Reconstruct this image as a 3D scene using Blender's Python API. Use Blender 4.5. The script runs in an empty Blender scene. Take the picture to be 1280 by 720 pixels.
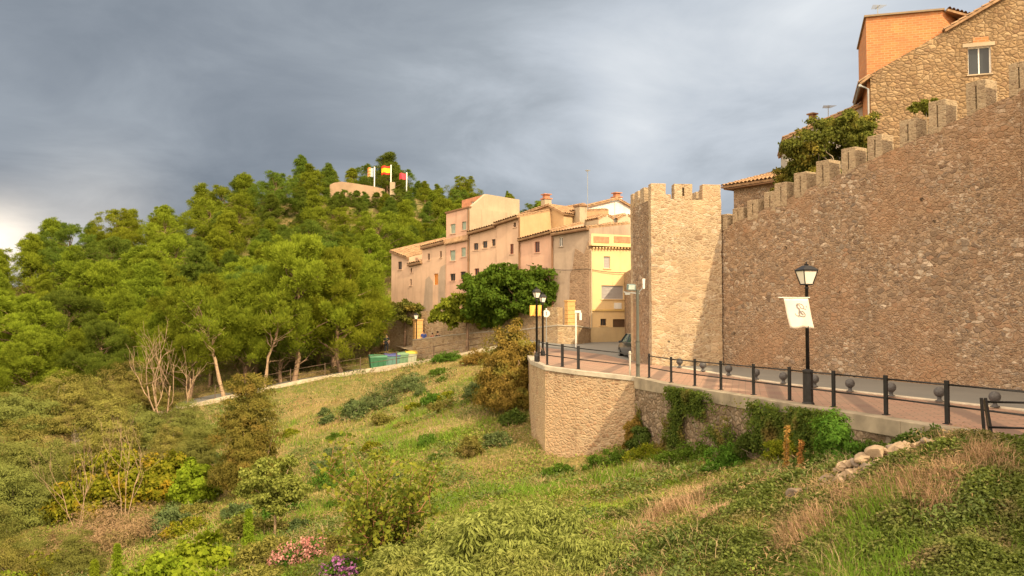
import bpy, math, random
import numpy as np
from mathutils import Vector, Matrix
R = math.radians
random.seed(7)
RNG = np.random.default_rng(11)
scene = bpy.context.scene
COL = scene.collection
# ------------------------------------------------------------------ camera
F = 1100.0; CZ = 2.5; TH = math.atan(44 / F); CT, ST = math.cos(TH), math.sin(TH)
cam = bpy.data.cameras.new('camera'); camo = bpy.data.objects.new('camera', cam); COL.objects.link(camo)
camo.location = (0, 0, CZ); camo.rotation_euler = (R(90) + TH, 0, 0)
cam.sensor_width = 36; cam.lens = 36 * F / 1280; cam.clip_end = 20000; cam.clip_start = 0.1
scene.camera = camo
def at(px, py, Y):
    x = (px - 640) / F; y = (360 - py) / F
    k = Y / (CT - y * ST)
    return Vector((x * k, Y, CZ + (ST + y * CT) * k))
def zat(py, Y): return at(640, py, Y).z
# ------------------------------------------------------------------ mesh helpers
def finish(name, me, mat, parent, smooth=False):
    o = bpy.data.objects.new(name, me); COL.objects.link(o)
    if mat:
        for m in (mat if isinstance(mat, (list, tuple)) else [mat]): me.materials.append(m)
    if parent: o.parent = parent
    if smooth: me.polygons.foreach_set('use_smooth', [True] * len(me.polygons))
    return o
class MB:
    def __init__(s, org=(0, 0, 0)): s.v = []; s.f = []; s.m = []; s.o = Vector(org); s.mi = 0
    def add(s, vs, fs):
        n = len(s.v); s.v += [tuple(Vector(v) - s.o) for v in vs]
        s.f += [tuple(i + n for i in f) for f in fs]; s.m += [s.mi] * len(fs)
    def hexa(s, a, b):            # bottom ring a(4), top ring b(4)
        s.add(list(a) + list(b), [(3, 2, 1, 0), (4, 5, 6, 7), (0, 1, 5, 4), (1, 2, 6, 5), (2, 3, 7, 6), (3, 0, 4, 7)])
    def box(s, c, d, rz=0, rx=0, ry=0):
        M = Matrix.Translation(c) @ Matrix.Rotation(rz, 4, 'Z') @ Matrix.Rotation(ry, 4, 'Y') @ Matrix.Rotation(rx, 4, 'X')
        x, y, z = d[0] / 2, d[1] / 2, d[2] / 2
        p = [M @ Vector(q) for q in ((-x, -y, -z), (x, -y, -z), (x, y, -z), (-x, y, -z), (-x, -y, z), (x, -y, z), (x, y, z), (-x, y, z))]
        s.hexa(p[:4], p[4:])
    def beam(s, a, b, w, h):      # box bar along a-b (w horizontal, h vertical)
        a = Vector(a); b = Vector(b); d = (b - a).normalized()
        up = Vector((0, 0, 1)) if abs(d.z) < .9 else Vector((1, 0, 0))
        sd = d.cross(up).normalized() * w / 2; u = sd.cross(d).normalized() * h / 2
        s.hexa([a - sd - u, a + sd - u, a + sd + u, a - sd + u], [b - sd - u, b + sd - u, b + sd + u, b - sd + u])
    def prism(s, pts, z0, z1):    # pts ccw xy ; z scalars or callables
        n = len(pts); g = lambda z, p: z(p[0], p[1]) if callable(z) else z
        vs = [(p[0], p[1], g(z0, p)) for p in pts] + [(p[0], p[1], g(z1, p)) for p in pts]
        s.add(vs, [tuple(range(n - 1, -1, -1)), tuple(range(n, 2 * n))] + [(i, (i + 1) % n, n + (i + 1) % n, n + i) for i in range(n)])
    def tube(s, pts, rad, k=8, cap=True):
        pts = [Vector(p) for p in pts]; n = len(pts)
        if not isinstance(rad, (list, tuple)): rad = [rad] * n
        vs = []; ref = Vector((1, 0, 0))
        for i, p in enumerate(pts):
            d = (pts[min(i + 1, n - 1)] - pts[max(i - 1, 0)]).normalized()
            if abs(d.dot(ref)) > .95: ref = Vector((0, 1, 0))
            a = d.cross(ref).normalized(); b = d.cross(a); ref = b.cross(d) if b.cross(d).length > .1 else ref
            for j in range(k):
                t = 2 * math.pi * j / k; vs.append(p + (a * math.cos(t) + b * math.sin(t)) * rad[i])
        fs = [(i * k + j, i * k + (j + 1) % k, (i + 1) * k + (j + 1) % k, (i + 1) * k + j) for i in range(n - 1) for j in range(k)]
        if cap: fs += [tuple(range(k - 1, -1, -1)), tuple(range((n - 1) * k, n * k))]
        s.add(vs, fs)
    def lathe(s, c, prof, k=16):
        c = Vector(c); vs = [c + Vector((r * math.cos(2 * math.pi * j / k), r * math.sin(2 * math.pi * j / k), z)) for r, z in prof for j in range(k)]
        n = len(prof)
        fs = [(i * k + j, i * k + (j + 1) % k, (i + 1) * k + (j + 1) % k, (i + 1) * k + j) for i in range(n - 1) for j in range(k)]
        s.add(vs, fs + [tuple(range(k - 1, -1, -1)), tuple(range((n - 1) * k, n * k))])
    def build(s, name, mat, parent=None, smooth=False, bevel=0):
        me = bpy.data.meshes.new(name); me.from_pydata(s.v, [], s.f)
        if s.mi or any(s.m): me.polygons.foreach_set('material_index', s.m)
        me.update(); o = finish(name, me, mat, parent, smooth)
        if not parent: o.location = s.o
        if bevel:
            b = o.modifiers.new('bevel', 'BEVEL'); b.width = bevel; b.segments = 2; b.limit_method = 'ANGLE'
        return o
def np_mesh(name, v, quads=None, tris=None):
    me = bpy.data.meshes.new(name)
    nq = 0 if quads is None else len(quads); nt = 0 if tris is None else len(tris)
    me.vertices.add(len(v)); me.vertices.foreach_set('co', np.asarray(v, np.float32).ravel())
    li = np.concatenate([x.ravel() for x in (quads, tris) if x is not None]).astype(np.int32)
    me.loops.add(len(li)); me.loops.foreach_set('vertex_index', li)
    st = np.concatenate([np.arange(nq) * 4, nq * 4 + np.arange(nt) * 3]).astype(np.int32)
    me.polygons.add(nq + nt); me.polygons.foreach_set('loop_start', st)
    me.update(calc_edges=True); me.validate(); return me
def grid_mesh(name, G):       # G (n,m,3)
    n, m = G.shape[:2]; i = np.arange(n - 1)[:, None] * m + np.arange(m - 1)[None]
    q = np.stack([i, i + m, i + m + 1, i + 1], -1).reshape(-1, 4)
    return np_mesh(name, G.reshape(-1, 3), q)
# ------------------------------------------------------------------ objects
def tag(o, label=None, cat=None, group=None, kind=None):
    if label: o['label'] = label
    if cat: o['category'] = cat
    if group: o['group'] = group
    if kind: o['kind'] = kind
    return o
def thing(name, label, cat, loc=(0, 0, 0), rz=0, group=None):
    o = bpy.data.objects.new(name, None); COL.objects.link(o); o.empty_display_size = .2
    o.location = loc; o.rotation_euler = (0, 0, rz); return tag(o, label, cat, group)
def kids(o): return [c for c in KIDS.get(o, [])]
def copy_tree(o, parent=None):
    c = o.copy(); COL.objects.link(c)
    if parent: c.parent = parent
    for ch in list(o.children): copy_tree(ch, c)
    return c
# ------------------------------------------------------------------ node helpers
class NT:
    def __init__(s, mat): mat.use_nodes = True; s.t = mat.node_tree; s.t.nodes.clear()
    def n(s, typ, ins=None, **kw):
        nd = s.t.nodes.new(typ)
        for k, v in kw.items(): setattr(nd, k, v)
        for k, v in (ins or {}).items():
            sk = nd.inputs[k]
            if isinstance(v, bpy.types.NodeSocket): s.t.links.new(v, sk)
            else:
                if sk.type == 'RGBA' and len(v) == 3: v = (*v, 1)
                sk.default_value = v
        return nd
    def math(s, op, a, b=0., c=0.): return s.n('ShaderNodeMath', {0: a, 1: b, 2: c}, operation=op).outputs[0]
    def mix(s, f, a, b, bt='MIX'):
        return s.n('ShaderNodeMix', {0: f, 6: a, 7: b}, data_type='RGBA', blend_type=bt).outputs[2]
    def ramp(s, f, st, interp='LINEAR'):
        nd = s.n('ShaderNodeValToRGB', {0: f}); cr = nd.color_ramp; cr.interpolation = interp
        while len(cr.elements) < len(st): cr.elements.new(.5)
        for e, (p, c) in zip(cr.elements, st): e.position = p; e.color = (*c, 1) if not isinstance(c, float) else (c, c, c, 1)
        return nd.outputs[0]
    def noise(s, vec, scale, detail=3., rough=.55, dist=0.): return s.n('ShaderNodeTexNoise', {'Vector': vec, 'Scale': scale, 'Detail': detail, 'Roughness': rough, 'Distortion': dist})
    def obj(s, scale=(1, 1, 1), rot=(0, 0, 0)):
        c = s.n('ShaderNodeTexCoord').outputs['Object']
        return s.n('ShaderNodeMapping', {'Vector': c, 'Scale': scale, 'Rotation': rot}).outputs[0]
    def out(s, sh): s.n('ShaderNodeOutputMaterial', {'Surface': sh})
    def bsdf(s, col, rough=.8, bump=None, strength=.5, dist=.03, spec=.3, metal=0.):
        ins = {'Base Color': col, 'Roughness': rough, 'Specular IOR Level': spec, 'Metallic': metal}
        if bump is not None: ins['Normal'] = s.n('ShaderNodeBump', {'Height': bump, 'Strength': strength, 'Distance': dist}).outputs[0]
        return s.n('ShaderNodeBsdfPrincipled', ins).outputs[0]
def newmat(name): m = bpy.data.materials.new(name); return m, NT(m)
def plain(name, col, rough=.6, metal=0., var=.12, scale=3., bump=0.):
    m, t = newmat(name); v = t.obj(); n = t.noise(v, scale, 4).outputs[0]
    f = t.ramp(n, [(.3, 0.), (.7, 1.)])
    c = t.mix(f, tuple(x * (1 - var) for x in col), tuple(min(1, x * (1 + var)) for x in col))
    t.out(t.bsdf(c, rough, n if bump else None, bump, .02, metal=metal)); return m
def rubble(name, cols, mortar, size=.3, flat=1.5, mw=.045, bump=.8, patch=None, jit=.25, dark=.55, patchscale=.25, two=0., hole_shade=False):
    """random rubble masonry: warped voronoi cells, pale mortar"""
    m, t = newmat(name); s = 1 / size; v = t.obj((s, s, s * flat))
    w = t.noise(v, .7, 2).outputs[1]
    v2 = t.n('ShaderNodeVectorMath', {0: v, 1: t.n('ShaderNodeVectorMath', {0: w, 1: (jit * 2,) * 3}, operation='MULTIPLY').outputs[0]}, operation='ADD').outputs[0]
    vor = t.n('ShaderNodeTexVoronoi', {'Vector': v2, 'Scale': 1., 'Randomness': .95}, feature='F1')
    edg = t.n('ShaderNodeTexVoronoi', {'Vector': v2, 'Scale': 1., 'Randomness': .95}, feature='DISTANCE_TO_EDGE').outputs['Distance']
    vcol = vor.outputs['Color']
    if two:
        v3 = t.n('ShaderNodeMapping', {'Vector': v2, 'Scale': (1 / two,) * 3}).outputs[0]
        vor2 = t.n('ShaderNodeTexVoronoi', {'Vector': v3, 'Scale': 1., 'Randomness': .9}, feature='F1'); edg2 = t.n('ShaderNodeTexVoronoi', {'Vector': v3, 'Scale': 1., 'Randomness': .9}, feature='DISTANCE_TO_EDGE').outputs['Distance']
        k = t.ramp(t.noise(t.obj((1, 1, 1.8)), .38, 4, .6, .6).outputs[0], [(.47, 0.), (.53, 1.)])
        vcol = t.mix(k, vcol, vor2.outputs['Color']); edg = t.n('ShaderNodeMix', {0: k, 2: edg, 3: t.math('MULTIPLY', edg2, two)}).outputs[0]
    rnd = t.n('ShaderNodeSeparateColor', {0: vcol})
    n = len(cols); c = t.ramp(rnd.outputs[0], [(i / (n - 1), k) for i, k in enumerate(cols)])
    c = t.mix(t.math('MULTIPLY', rnd.outputs[1], dark), c, (.07, .055, .045))
    fine = t.noise(t.obj(), 14, 5, .65).outputs[0]
    c = t.mix(t.ramp(fine, [(.3, .5), (.7, 0.)]), c, (.05, .04, .03))
    big = t.noise(t.obj(), patchscale, 4, .6).outputs[0]
    if patch: c = t.mix(t.ramp(big, [(.45, 0.), (.65, .75)]), c, patch)
    stk = t.noise(t.obj((1.1, 1.1, .12)), 1.0, 5, .65).outputs[0]; c = t.mix(t.ramp(stk, [(.5, 0.), (.72, .5)]), c, tuple(x * .35 for x in cols[0]))
    mm = t.ramp(t.math('ADD', edg, t.math('MULTIPLY', fine, .04)), [(.02 + mw * .5, 1.), (.02 + mw * 2, 0.)])
    if hole_shade:
        hv = t.n('ShaderNodeTexVoronoi', {'Vector': t.obj(), 'Scale': .55, 'Randomness': .8}, feature='F1').outputs['Distance']; c = t.mix(t.ramp(hv, [(.035, .9), (.06, 0.)]), c, (.03, .022, .016))  # dark spots in the colour stand in for shade inside putlog holes
    mort = t.mix(big, mortar, tuple(x * .6 for x in mortar))
    c = t.mix(t.math('MULTIPLY', mm, .7), c, mort)
    h = t.math('ADD', t.math('MULTIPLY', t.ramp(edg, [(0., 0.), (.25, 1.)]), .7), t.math('MULTIPLY', fine, .5))
    h = t.math('ADD', h, t.math('MULTIPLY', rnd.outputs[2], .35))
    t.out(t.bsdf(c, .9, h, bump, .05, spec=.15)); return m
def leafmat(name, a, b, tr=.25, var=.35, patch=None):
    m, t = newmat(name); isl = t.n('ShaderNodeNewGeometry').outputs['Random Per Island']
    c = t.mix(isl, a, b)
    o = t.n('ShaderNodeObjectInfo').outputs['Random']
    n = t.noise(t.obj(), .9, 3).outputs[0]
    if patch: c = t.mix(t.ramp(n, [(.52, 0.), (.66, .8)]), c, patch)
    val = t.math('ADD', 1 - var / 2, t.math('MULTIPLY', o, var))
    val = t.math('MULTIPLY', val, t.math('ADD', .75, t.math('MULTIPLY', n, .5)))
    hue = t.math('ADD', .487, t.math('MULTIPLY', o, .026))
    c = t.n('ShaderNodeHueSaturation', {'Hue': hue, 'Value': val, 'Color': c}).outputs[0]
    d = t.n('ShaderNodeBsdfDiffuse', {'Color': c}).outputs[0]
    g = t.n('ShaderNodeBsdfTranslucent', {'Color': t.mix(.5, c, (.25, .32, .02), 'MIX')}).outputs[0]
    s = t.n('ShaderNodeMixShader', {0: tr, 1: d, 2: g}).outputs[0]
    t.out(s); return m
# ------------------------------------------------------------------ vegetation generators
def unit(v): return v / np.maximum(np.linalg.norm(v, axis=-1, keepdims=True), 1e-9)
def leaf_arrays(P, N, size, asp, rng, T=None, fold=.15):
    n = len(P)
    if T is None:
        r = rng.normal(size=(n, 3)); T = unit(r - N * np.sum(r * N, 1, keepdims=True))
    else: T = unit(T); N = unit(N - T * np.sum(N * T, 1, keepdims=True))
    B = np.cross(N, T); s = np.asarray(size).reshape(-1, 1) * np.ones((n, 1)); w = s * asp
    V = np.stack([P, P + T * s * .45 + B * w + N * s * fold, P + T * s, P + T * s * .45 - B * w + N * s * fold], 1)
    return V.reshape(-1, 3)
def quads_of(n): return np.arange(n * 4).reshape(-1, 4)
def clumps_leaves(C, Rr, per, size, asp, rng, flat=.7, shell=.55, up=.3, jitter=.8, droop=None, core=None, spike=0.):
    """leaves through clumps centred at C (k,3) radius Rr (k,)"""
    k = len(C); per = np.asarray(per) * np.ones(k); idx = np.repeat(np.arange(k), per.astype(int)); n = len(idx)
    d = unit(rng.normal(size=(n, 3)) + np.array([0, 0, up])); rr = shell + (1 - shell) * rng.random((n, 1)) ** .7
    rr = np.where(rng.random((n, 1)) < .12, rr * 1.22, rr)
    off = d * rr * Rr[idx][:, None]; off[:, 2] *= flat
    P = C[idx] + off; N = unit(d + rng.normal(size=(n, 3)) * jitter * .6)
    if core is not None: N = unit(N * .8 + unit((P - core[0]) / core[1]) * 1.0)
    T = None
    if droop is not None: T = unit(np.c_[d[:, :2] * .7, np.full(n, -droop)] + rng.normal(size=(n, 3)) * .35)
    if spike: T = unit(d * 1.0 + np.array([0, 0, spike]) + rng.normal(size=(n, 3)) * .45)
    return leaf_arrays(P, N, size * (.6 + .8 * rng.random(n)), asp, rng, T)
def leaf_mesh(name, V): return np_mesh(name, V, quads_of(len(V) // 4))
def limb(mb, a, b, r0, r1, rng, wob=.08, k=5, n=4):
    a = Vector(a); b = Vector(b); L = (b - a).length; pts = [a + (b - a) * (i / n) + Vector(rng.normal(size=3)) * wob * L * (0 < i < n) for i in range(n + 1)]
    mb.tube(pts, [r0 + (r1 - r0) * i / n for i in range(n + 1)], k); return pts
def pine_proto(seed, H=9., bare=.25, rad=.36, nc=34, per=420, ls=.3, lean=0., squash=.95, kind='dome'):
    rng = np.random.default_rng(seed); mb = MB()
    top = Vector((lean * H * .35, rng.normal() * .03 * H, H * .93))
    tr = [Vector((0, 0, -.6))] + [Vector((top.x * t ** 1.4 + rng.normal() * .012 * H, top.y * t + rng.normal() * .012 * H, top.z * t)) for t in (.02, .2, .4, .6, .8, 1.)]
    r0 = .022 * H; mb.tube(tr, [r0 * 1.15, r0, r0 * .85, r0 * .7, r0 * .5, r0 * .3, .02], 8)
    C = []; Q = []
    for i in range(nc):
        t = rng.random() ** .8; a = i * 2.399 + rng.normal() * .3
        z = bare + (1 - bare) * t
        if kind == 'dome': e = rad * math.sqrt(max(0., 1 - ((t - .38) / .66) ** 2))
        else: e = rad * (1.05 - t) ** .8
        q = e * (.55 + .5 * rng.random()) if rng.random() < .8 else e * .3
        cx = top.x * z ** 1.4
        c = np.array([cx + q * H * math.cos(a), q * H * math.sin(a), z * H * (.96 + .06 * rng.random())])
        C.append(c); Q.append(H * (.085 + .06 * rng.random()) * (1.15 - .45 * t))
        zz = max(.12, z - .14 - .1 * rng.random()); st = Vector((top.x * zz ** 1.4, 0, zz * H))
        limb(mb, st, Vector(c) - Vector((0, 0, .25)), .007 * H, .012, rng, .05, 4, 3)
    for k in range(5):
        zz = bare * (.35 + .6 * rng.random()); a = rng.random() * 6.28; st = Vector((top.x * zz ** 1.4, 0, zz * H))
        limb(mb, st, st + Vector((math.cos(a), math.sin(a), .25)) * H * (.08 + .1 * rng.random()), .02, .008, rng, .08, 4, 3)
    C = np.array(C); Q = np.array(Q)
    # each clump is itself a few smaller puffs, so the outline is lumpy and open
    sub = 5; ii = np.repeat(np.arange(nc), sub); d = unit(rng.normal(size=(len(ii), 3)) + [0, 0, .25])
    C2 = C[ii] + d * Q[ii][:, None] * .75 * [1, 1, squash]; Q2 = Q[ii] * (.42 + .25 * rng.random(len(ii)))
    V = clumps_leaves(C2, Q2, per // sub, ls, .085, rng, flat=1.0, shell=.25, up=.8, jitter=.9, spike=.7, core=(np.array([top.x * .4, 0, H * (bare + .35 * (1 - bare))]), np.array([1., 1., 1.5])))
    return mb, leaf_mesh('crown', V)
def tree_from(name, mb, crownme, label, cat, loc, bark, leafm, group=None, rz=0, sc=1.):
    r = thing(name, label, cat, loc, rz, group); mb.build('trunk', bark, r, smooth=True)
    finish('crown', crownme, leafm, r); r.scale = (sc, sc, sc); return r
def shrub_mesh(seed, size, nc, per, ls, asp, flat=.8, droop=None, fill=.6, up=.3, shell=.3, jitter=.9, sub=4):
    rng = np.random.default_rng(seed); sx, sy, sz = size
    d = unit(rng.normal(size=(nc, 3)) + [0, 0, .35]); d[:, 2] = np.abs(d[:, 2]) if True else d[:, 2]
    q = fill + (1 - fill) * rng.random((nc, 1)); C = d * q * [sx, sy, sz] * .8; C[:, 2] = np.maximum(C[:, 2], sz * .12)
    Q = min(sx, sy, sz) * (.28 + .25 * rng.random(nc))
    ii = np.repeat(np.arange(nc), sub); dd = unit(rng.normal(size=(len(ii), 3)))
    C2 = C[ii] + dd * Q[ii][:, None] * .7; C2[:, 2] = np.maximum(C2[:, 2], .05); Q2 = Q[ii] * (.4 + .3 * rng.random(len(ii)))
    V = clumps_leaves(C2, Q2, max(1, per // sub), ls, asp, rng, flat=flat, shell=shell, up=up, jitter=jitter, droop=droop, core=(np.array([0, 0, sz * .3]), np.array([sx, sy, sz])) if sz > 1.2 and not droop else None)
    mb = MB()
    for c in C[:: max(1, nc // 14)]: limb(mb, (rng.normal() * .06, rng.normal() * .06, -.3), Vector(c), .014 * sz + .012, .008, rng, .07, 4, 4)
    return mb, leaf_mesh('foliage', V)
def bare_branches(mb, p, d, L, r, lvl, rng, spread=.5, up=.25):
    d = Vector(d).normalized(); n = 4; pts = [Vector(p)]; 
    for i in range(n):
        d = (d + Vector(rng.normal(size=3)) * .12 + Vector((0, 0, up * .25))).normalized(); pts.append(pts[-1] + d * L / n)
    mb.tube(pts, [r * (1 - .45 * i / n) for i in range(n + 1)], 6 if lvl > 1 else 4)
    if lvl > 0:
        for i in range(3 if lvl > 1 else 4):
            q = pts[2 + (i % 3)]; nd = (d + Vector(rng.normal(size=3)) * spread).normalized()
            bare_branches(mb, q, nd, L * (.55 + .2 * rng.random()), r * .5, lvl - 1, rng, spread, up)
def blades(P, h, w, lean, rng, curl=1.):
    """grass blades: base P (n,3), heights h, width w, lean vectors (n,3)"""
    n = len(P); a = rng.random(n) * 2 * math.pi; B = np.c_[np.cos(a), np.sin(a), np.zeros(n)] * (np.asarray(w).reshape(-1, 1))
    up = np.array([0, 0, 1.]); h = h.reshape(-1, 1)
    M = P + up * h * .55 + lean * h * .28; T = P + up * h * (1 - .35 * np.linalg.norm(lean, axis=1, keepdims=True) * curl) + lean * h
    V = np.stack([P - B, P + B, M + B * .8, M - B * .8, T], 1).reshape(-1, 3); b = np.arange(n)[:, None] * 5
    return V, b + np.array([[0, 1, 2, 3]]), b + np.array([[3, 2, 4]])
def snoise(x, y, s, seed=0):
    r = np.random.default_rng(seed); o = 0
    for k in range(6):
        a = r.random() * 6.28; f = s * (.6 + 1.2 * r.random()) * (1.5 if k > 3 else 1)
        o = o + np.sin((x * math.cos(a) + y * math.sin(a)) * f + r.random() * 6.28 + 1.3 * np.sin((x * math.sin(a) - y * math.cos(a)) * f * .7 + k))
    return o / 6
# ------------------------------------------------------------------ light, sky
SUN = Vector((.6976, -.923, .85)).normalized()
sl = bpy.data.lights.new('sun', 'SUN'); sl.energy = 4.8; sl.angle = R(.6); sl.color = (1., .79, .47)
so = bpy.data.objects.new('sun', sl); COL.objects.link(so); so.rotation_euler = SUN.to_track_quat('Z', 'Y').to_euler(); so.location = (20, -40, 30)
wd = bpy.data.worlds.new('World'); scene.world = wd; wd.use_nodes = True
class WT(NT):
    def __init__(s, w): s.t = w.node_tree; s.t.nodes.clear()
t = WT(wd)
sky = t.n('ShaderNodeTexSky', sky_type='NISHITA'); sky.sun_disc = False
sky.sun_elevation = math.asin(SUN.z); sky.sun_rotation = math.atan2(SUN.x, SUN.y)
sky.altitude = 300
d = t.n('ShaderNodeTexCoord').outputs['Generated']
sep = t.n('ShaderNodeSeparateXYZ', {0: d}); dz = t.math('MAXIMUM', sep.outputs[2], 0.)
den = t.math('ADD', dz, .22)
cv = t.n('ShaderNodeCombineXYZ', {0: t.math('DIVIDE', sep.outputs[0], den), 1: t.math('DIVIDE', sep.outputs[1], den), 2: t.math('MULTIPLY', dz, .8)}).outputs[0]
n1 = t.noise(cv, .62, 5, .5, .5).outputs[0]
n2 = t.noise(cv, 1.9, 8, .6, .5).outputs[0]
nn = t.math('ADD', t.math('MULTIPLY', n1, .68), t.math('MULTIPLY', n2, .32))
def blob(px, py, k, amp):
    v = (at(px, py, 100) - Vector((0, 0, CZ))).normalized()
    dd = t.n('ShaderNodeVectorMath', {0: d, 1: tuple(v)}, operation='DOT_PRODUCT').outputs['Value']
    return t.math('MULTIPLY', t.math('POWER', t.math('MAXIMUM', dd, 0.), k), amp)
f = nn
for px, py, k, a in ((1010, 60, 30, .08), (790, 45, 400, .09), (980, 30, 300, .03), (860, 215, 30, .09), (600, 200, 60, .05), (790, 160, 700, .10), (1000, 40, 250, .05), (330, 20, 30, .05), (330, 90, 14, -.10), (230, 165, 40, -.05), (60, 60, 25, .045), (620, 60, 60, -.03), (130, 245, 400, .10)):
    f = t.math('ADD', f, blob(px, py, k, a))
cloud = t.ramp(f, [(.33, (.15, .178, .215)), (.44, (.215, .245, .285)), (.54, (.29, .325, .365)), (.65, (.44, .48, .53)), (.80, (.62, .65, .68))])
# pale break in the clouds low on the left
hz = t.math('MULTIPLY', t.math('ADD', blob(-5, 305, 1300, .95), blob(120, 285, 500, .22)), t.math('ADD', .45, t.math('MULTIPLY', n2, 1.1)))
cloud = t.mix(t.math('MINIMUM', t.math('MAXIMUM', hz, 0.), 1.), cloud, (1.05, .93, .78))
# unseen bright sky lobe high behind the camera, added as fill for shaded walls
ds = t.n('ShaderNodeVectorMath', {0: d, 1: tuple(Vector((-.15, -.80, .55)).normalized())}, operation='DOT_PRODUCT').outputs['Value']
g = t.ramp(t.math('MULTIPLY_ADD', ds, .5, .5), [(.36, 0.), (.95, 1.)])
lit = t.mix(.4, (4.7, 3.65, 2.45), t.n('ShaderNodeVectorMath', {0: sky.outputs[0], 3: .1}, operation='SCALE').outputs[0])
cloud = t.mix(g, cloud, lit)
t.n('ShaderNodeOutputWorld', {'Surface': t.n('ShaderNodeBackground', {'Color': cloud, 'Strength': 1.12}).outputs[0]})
vs = scene.view_settings; vs.view_transform = 'Standard'; vs.look = 'None'; vs.exposure = .2; vs.gamma = 1; vs.use_curve_mapping = False
scene.cycles.max_bounces = 5; scene.cycles.diffuse_bounces = 3; scene.cycles.transmission_bounces = 3; scene.cycles.use_denoising = True
# ------------------------------------------------------------------ level of road and squares
def sst(a, b, x): x = np.clip((x - a) / (b - a), 0, 1); return x * x * (3 - 2 * x)
def zr(X, Y):
    return .03 * np.clip(Y - 36, 0, 40) + .09 * np.clip(5.5 - X, 0, 5.2) * sst(36, 40, Y) * (1 - .6 * sst(50, 75, Y))
zrf = lambda x, y: float(zr(x, y))
# platform outline (outer edge), ccw from near right
FA, FB = Vector((10.62, 18.9)), Vector((5.42, 38.6))
PLAT = [(10.2, -40), (20, -40), (18.8, 6), (19.5, 27), (19.6, 33), (15, 45), (15, 60), (34, 62), (34, 110), (8, 110), (3, 92), (-1., 76.8), (-1.9, 75.6), (-1.2, 71.1), (0, 69.6), (.6, 58), (.75, 50), (.95, 42.6), (1.5, 39.9), (2.85, 39.25), (5.3, 38.5), (10.35, 19.1), (9.75, 18.3), (9.25, 17.3), (10.4, 15.9)]
def inpoly(X, Y, poly):
    c = np.zeros(X.shape, bool); n = len(poly)
    for i in range(n):
        (x0, y0), (x1, y1) = poly[i], poly[(i + 1) % n]
        m = ((y0 > Y) != (y1 > Y)) & (X < (x1 - x0) * (Y - y0) / (y1 - y0 + 1e-12) + x0); c ^= m
    return c
# ------------------------------------------------------------------ terrain control points (px, py, Y)
cp = [(1150,563,16.7),(1280,574,16.),(1210,566,16.3),(1135,572,17),(1030,600,18.3),(1080,585,17.6),(1060,600,21.5),(1150,640,14.9),(1150,720,13.4),(1280,640,14.2),(1280,720,12.6),(1000,640,17),(1000,720,15),
(850,640,21),(850,720,17),(700,720,19),(700,650,25),(550,720,22),(400,720,26),(250,720,30),(50,720,36),(550,640,30),(400,650,35),(250,650,42),(50,650,48),
(550,560,42),(450,560,48),(350,600,46),(250,580,54),(100,580,60),(620,520,46),(560,500,55),(480,500,62),(400,510,66),(300,530,66),(200,540,66),(80,540,72),(640,470,54),(600,452,66),
(612,437,70.5),(558,449,72),(465,463,74),(376,478,72.5),(297,495,71),(210,515,68.5),(120,530,66),(715,585,38.4),(683,577,39.2),(715,603,35),(800,567,36.3),(880,570,32.2),(930,580,29.2),(1000,592,25),(667,545,42.5),
(480,452,80),(430,458,80),(300,484,77),(180,500,80),(60,500,85),(0,500,90),(430,400,112),(430,340,140),(430,300,160),(430,247,190),(560,265,200),(560,330,130),(520,400,112),(300,268,180),(300,360,125),(300,430,100),
(230,300,160),(230,385,118),(150,325,140),(150,405,108),(150,462,92),(60,360,130),(60,435,105),(0,378,125),(0,445,105),(-150,405,120),(-150,480,90),(640,272,200),(700,292,200),(800,330,200),(350,250,185),(490,246,192)]
CPW = [tuple(at(*c)) for c in cp] + [(-40,60,-8),(-35,30,-8),(-20,-20,-3),(0,-12,.6),(0,0,.7),(3.5,3,.2),(0,6,-.8),(0,10,-2.4),(-5,12,-4),(5,9,-1.35),(8,9,-.9),(9,4,-.3),(-15,5,-4),(15,0,-.6),(20,-20,-.6),(20,20,-.6),(15,30,-.7),(9,30,-1.3),(12,40,-.6),(7,40,-1.8),(4,45,-1.5),
  (5,60,0),(15,70,.5),(25,90,1.5),(2,100,2.0),(-12,105,3.0),(-3,82,1.5),(20,130,5),(40,60,4),(60,120,8),(50,0,1),(-80,40,-6),(-90,120,2),(-60,-30,-4)]
CPW += [(c[0] * 1.45, c[1] * 1.45, c[2] - 14) for c in (tuple(at(px, py, Y)) for px, py, Y in ((430,247,190),(560,265,200),(300,268,180),(230,300,160),(150,325,140),(60,360,130),(0,378,125),(700,292,200),(-150,405,120),(800,330,200)))]
CPW = np.array(CPW)
def tps_fit(P):
    n = len(P); d = np.hypot(P[:, 0, None] - P[None, :, 0], P[:, 1, None] - P[None, :, 1]); K = np.where(d > 0, d * d * np.log(d + 1e-9), 0) + np.eye(n) * 1.5
    A = np.zeros((n + 3, n + 3)); A[:n, :n] = K; A[:n, n] = 1; A[:n, n + 1:] = P[:, :2]; A[n:, :n] = A[:n, n:].T
    return np.linalg.solve(A, np.r_[P[:, 2], 0, 0, 0])
TW = tps_fit(CPW)
LANE = np.array([tuple(at(*c)) for c in ((640,433,70),(612,437,71),(558,449,72.5),(465,463,74.5),(376,478,73),(297,495,71.5),(210,515,69),(90,540,62))])
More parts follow.
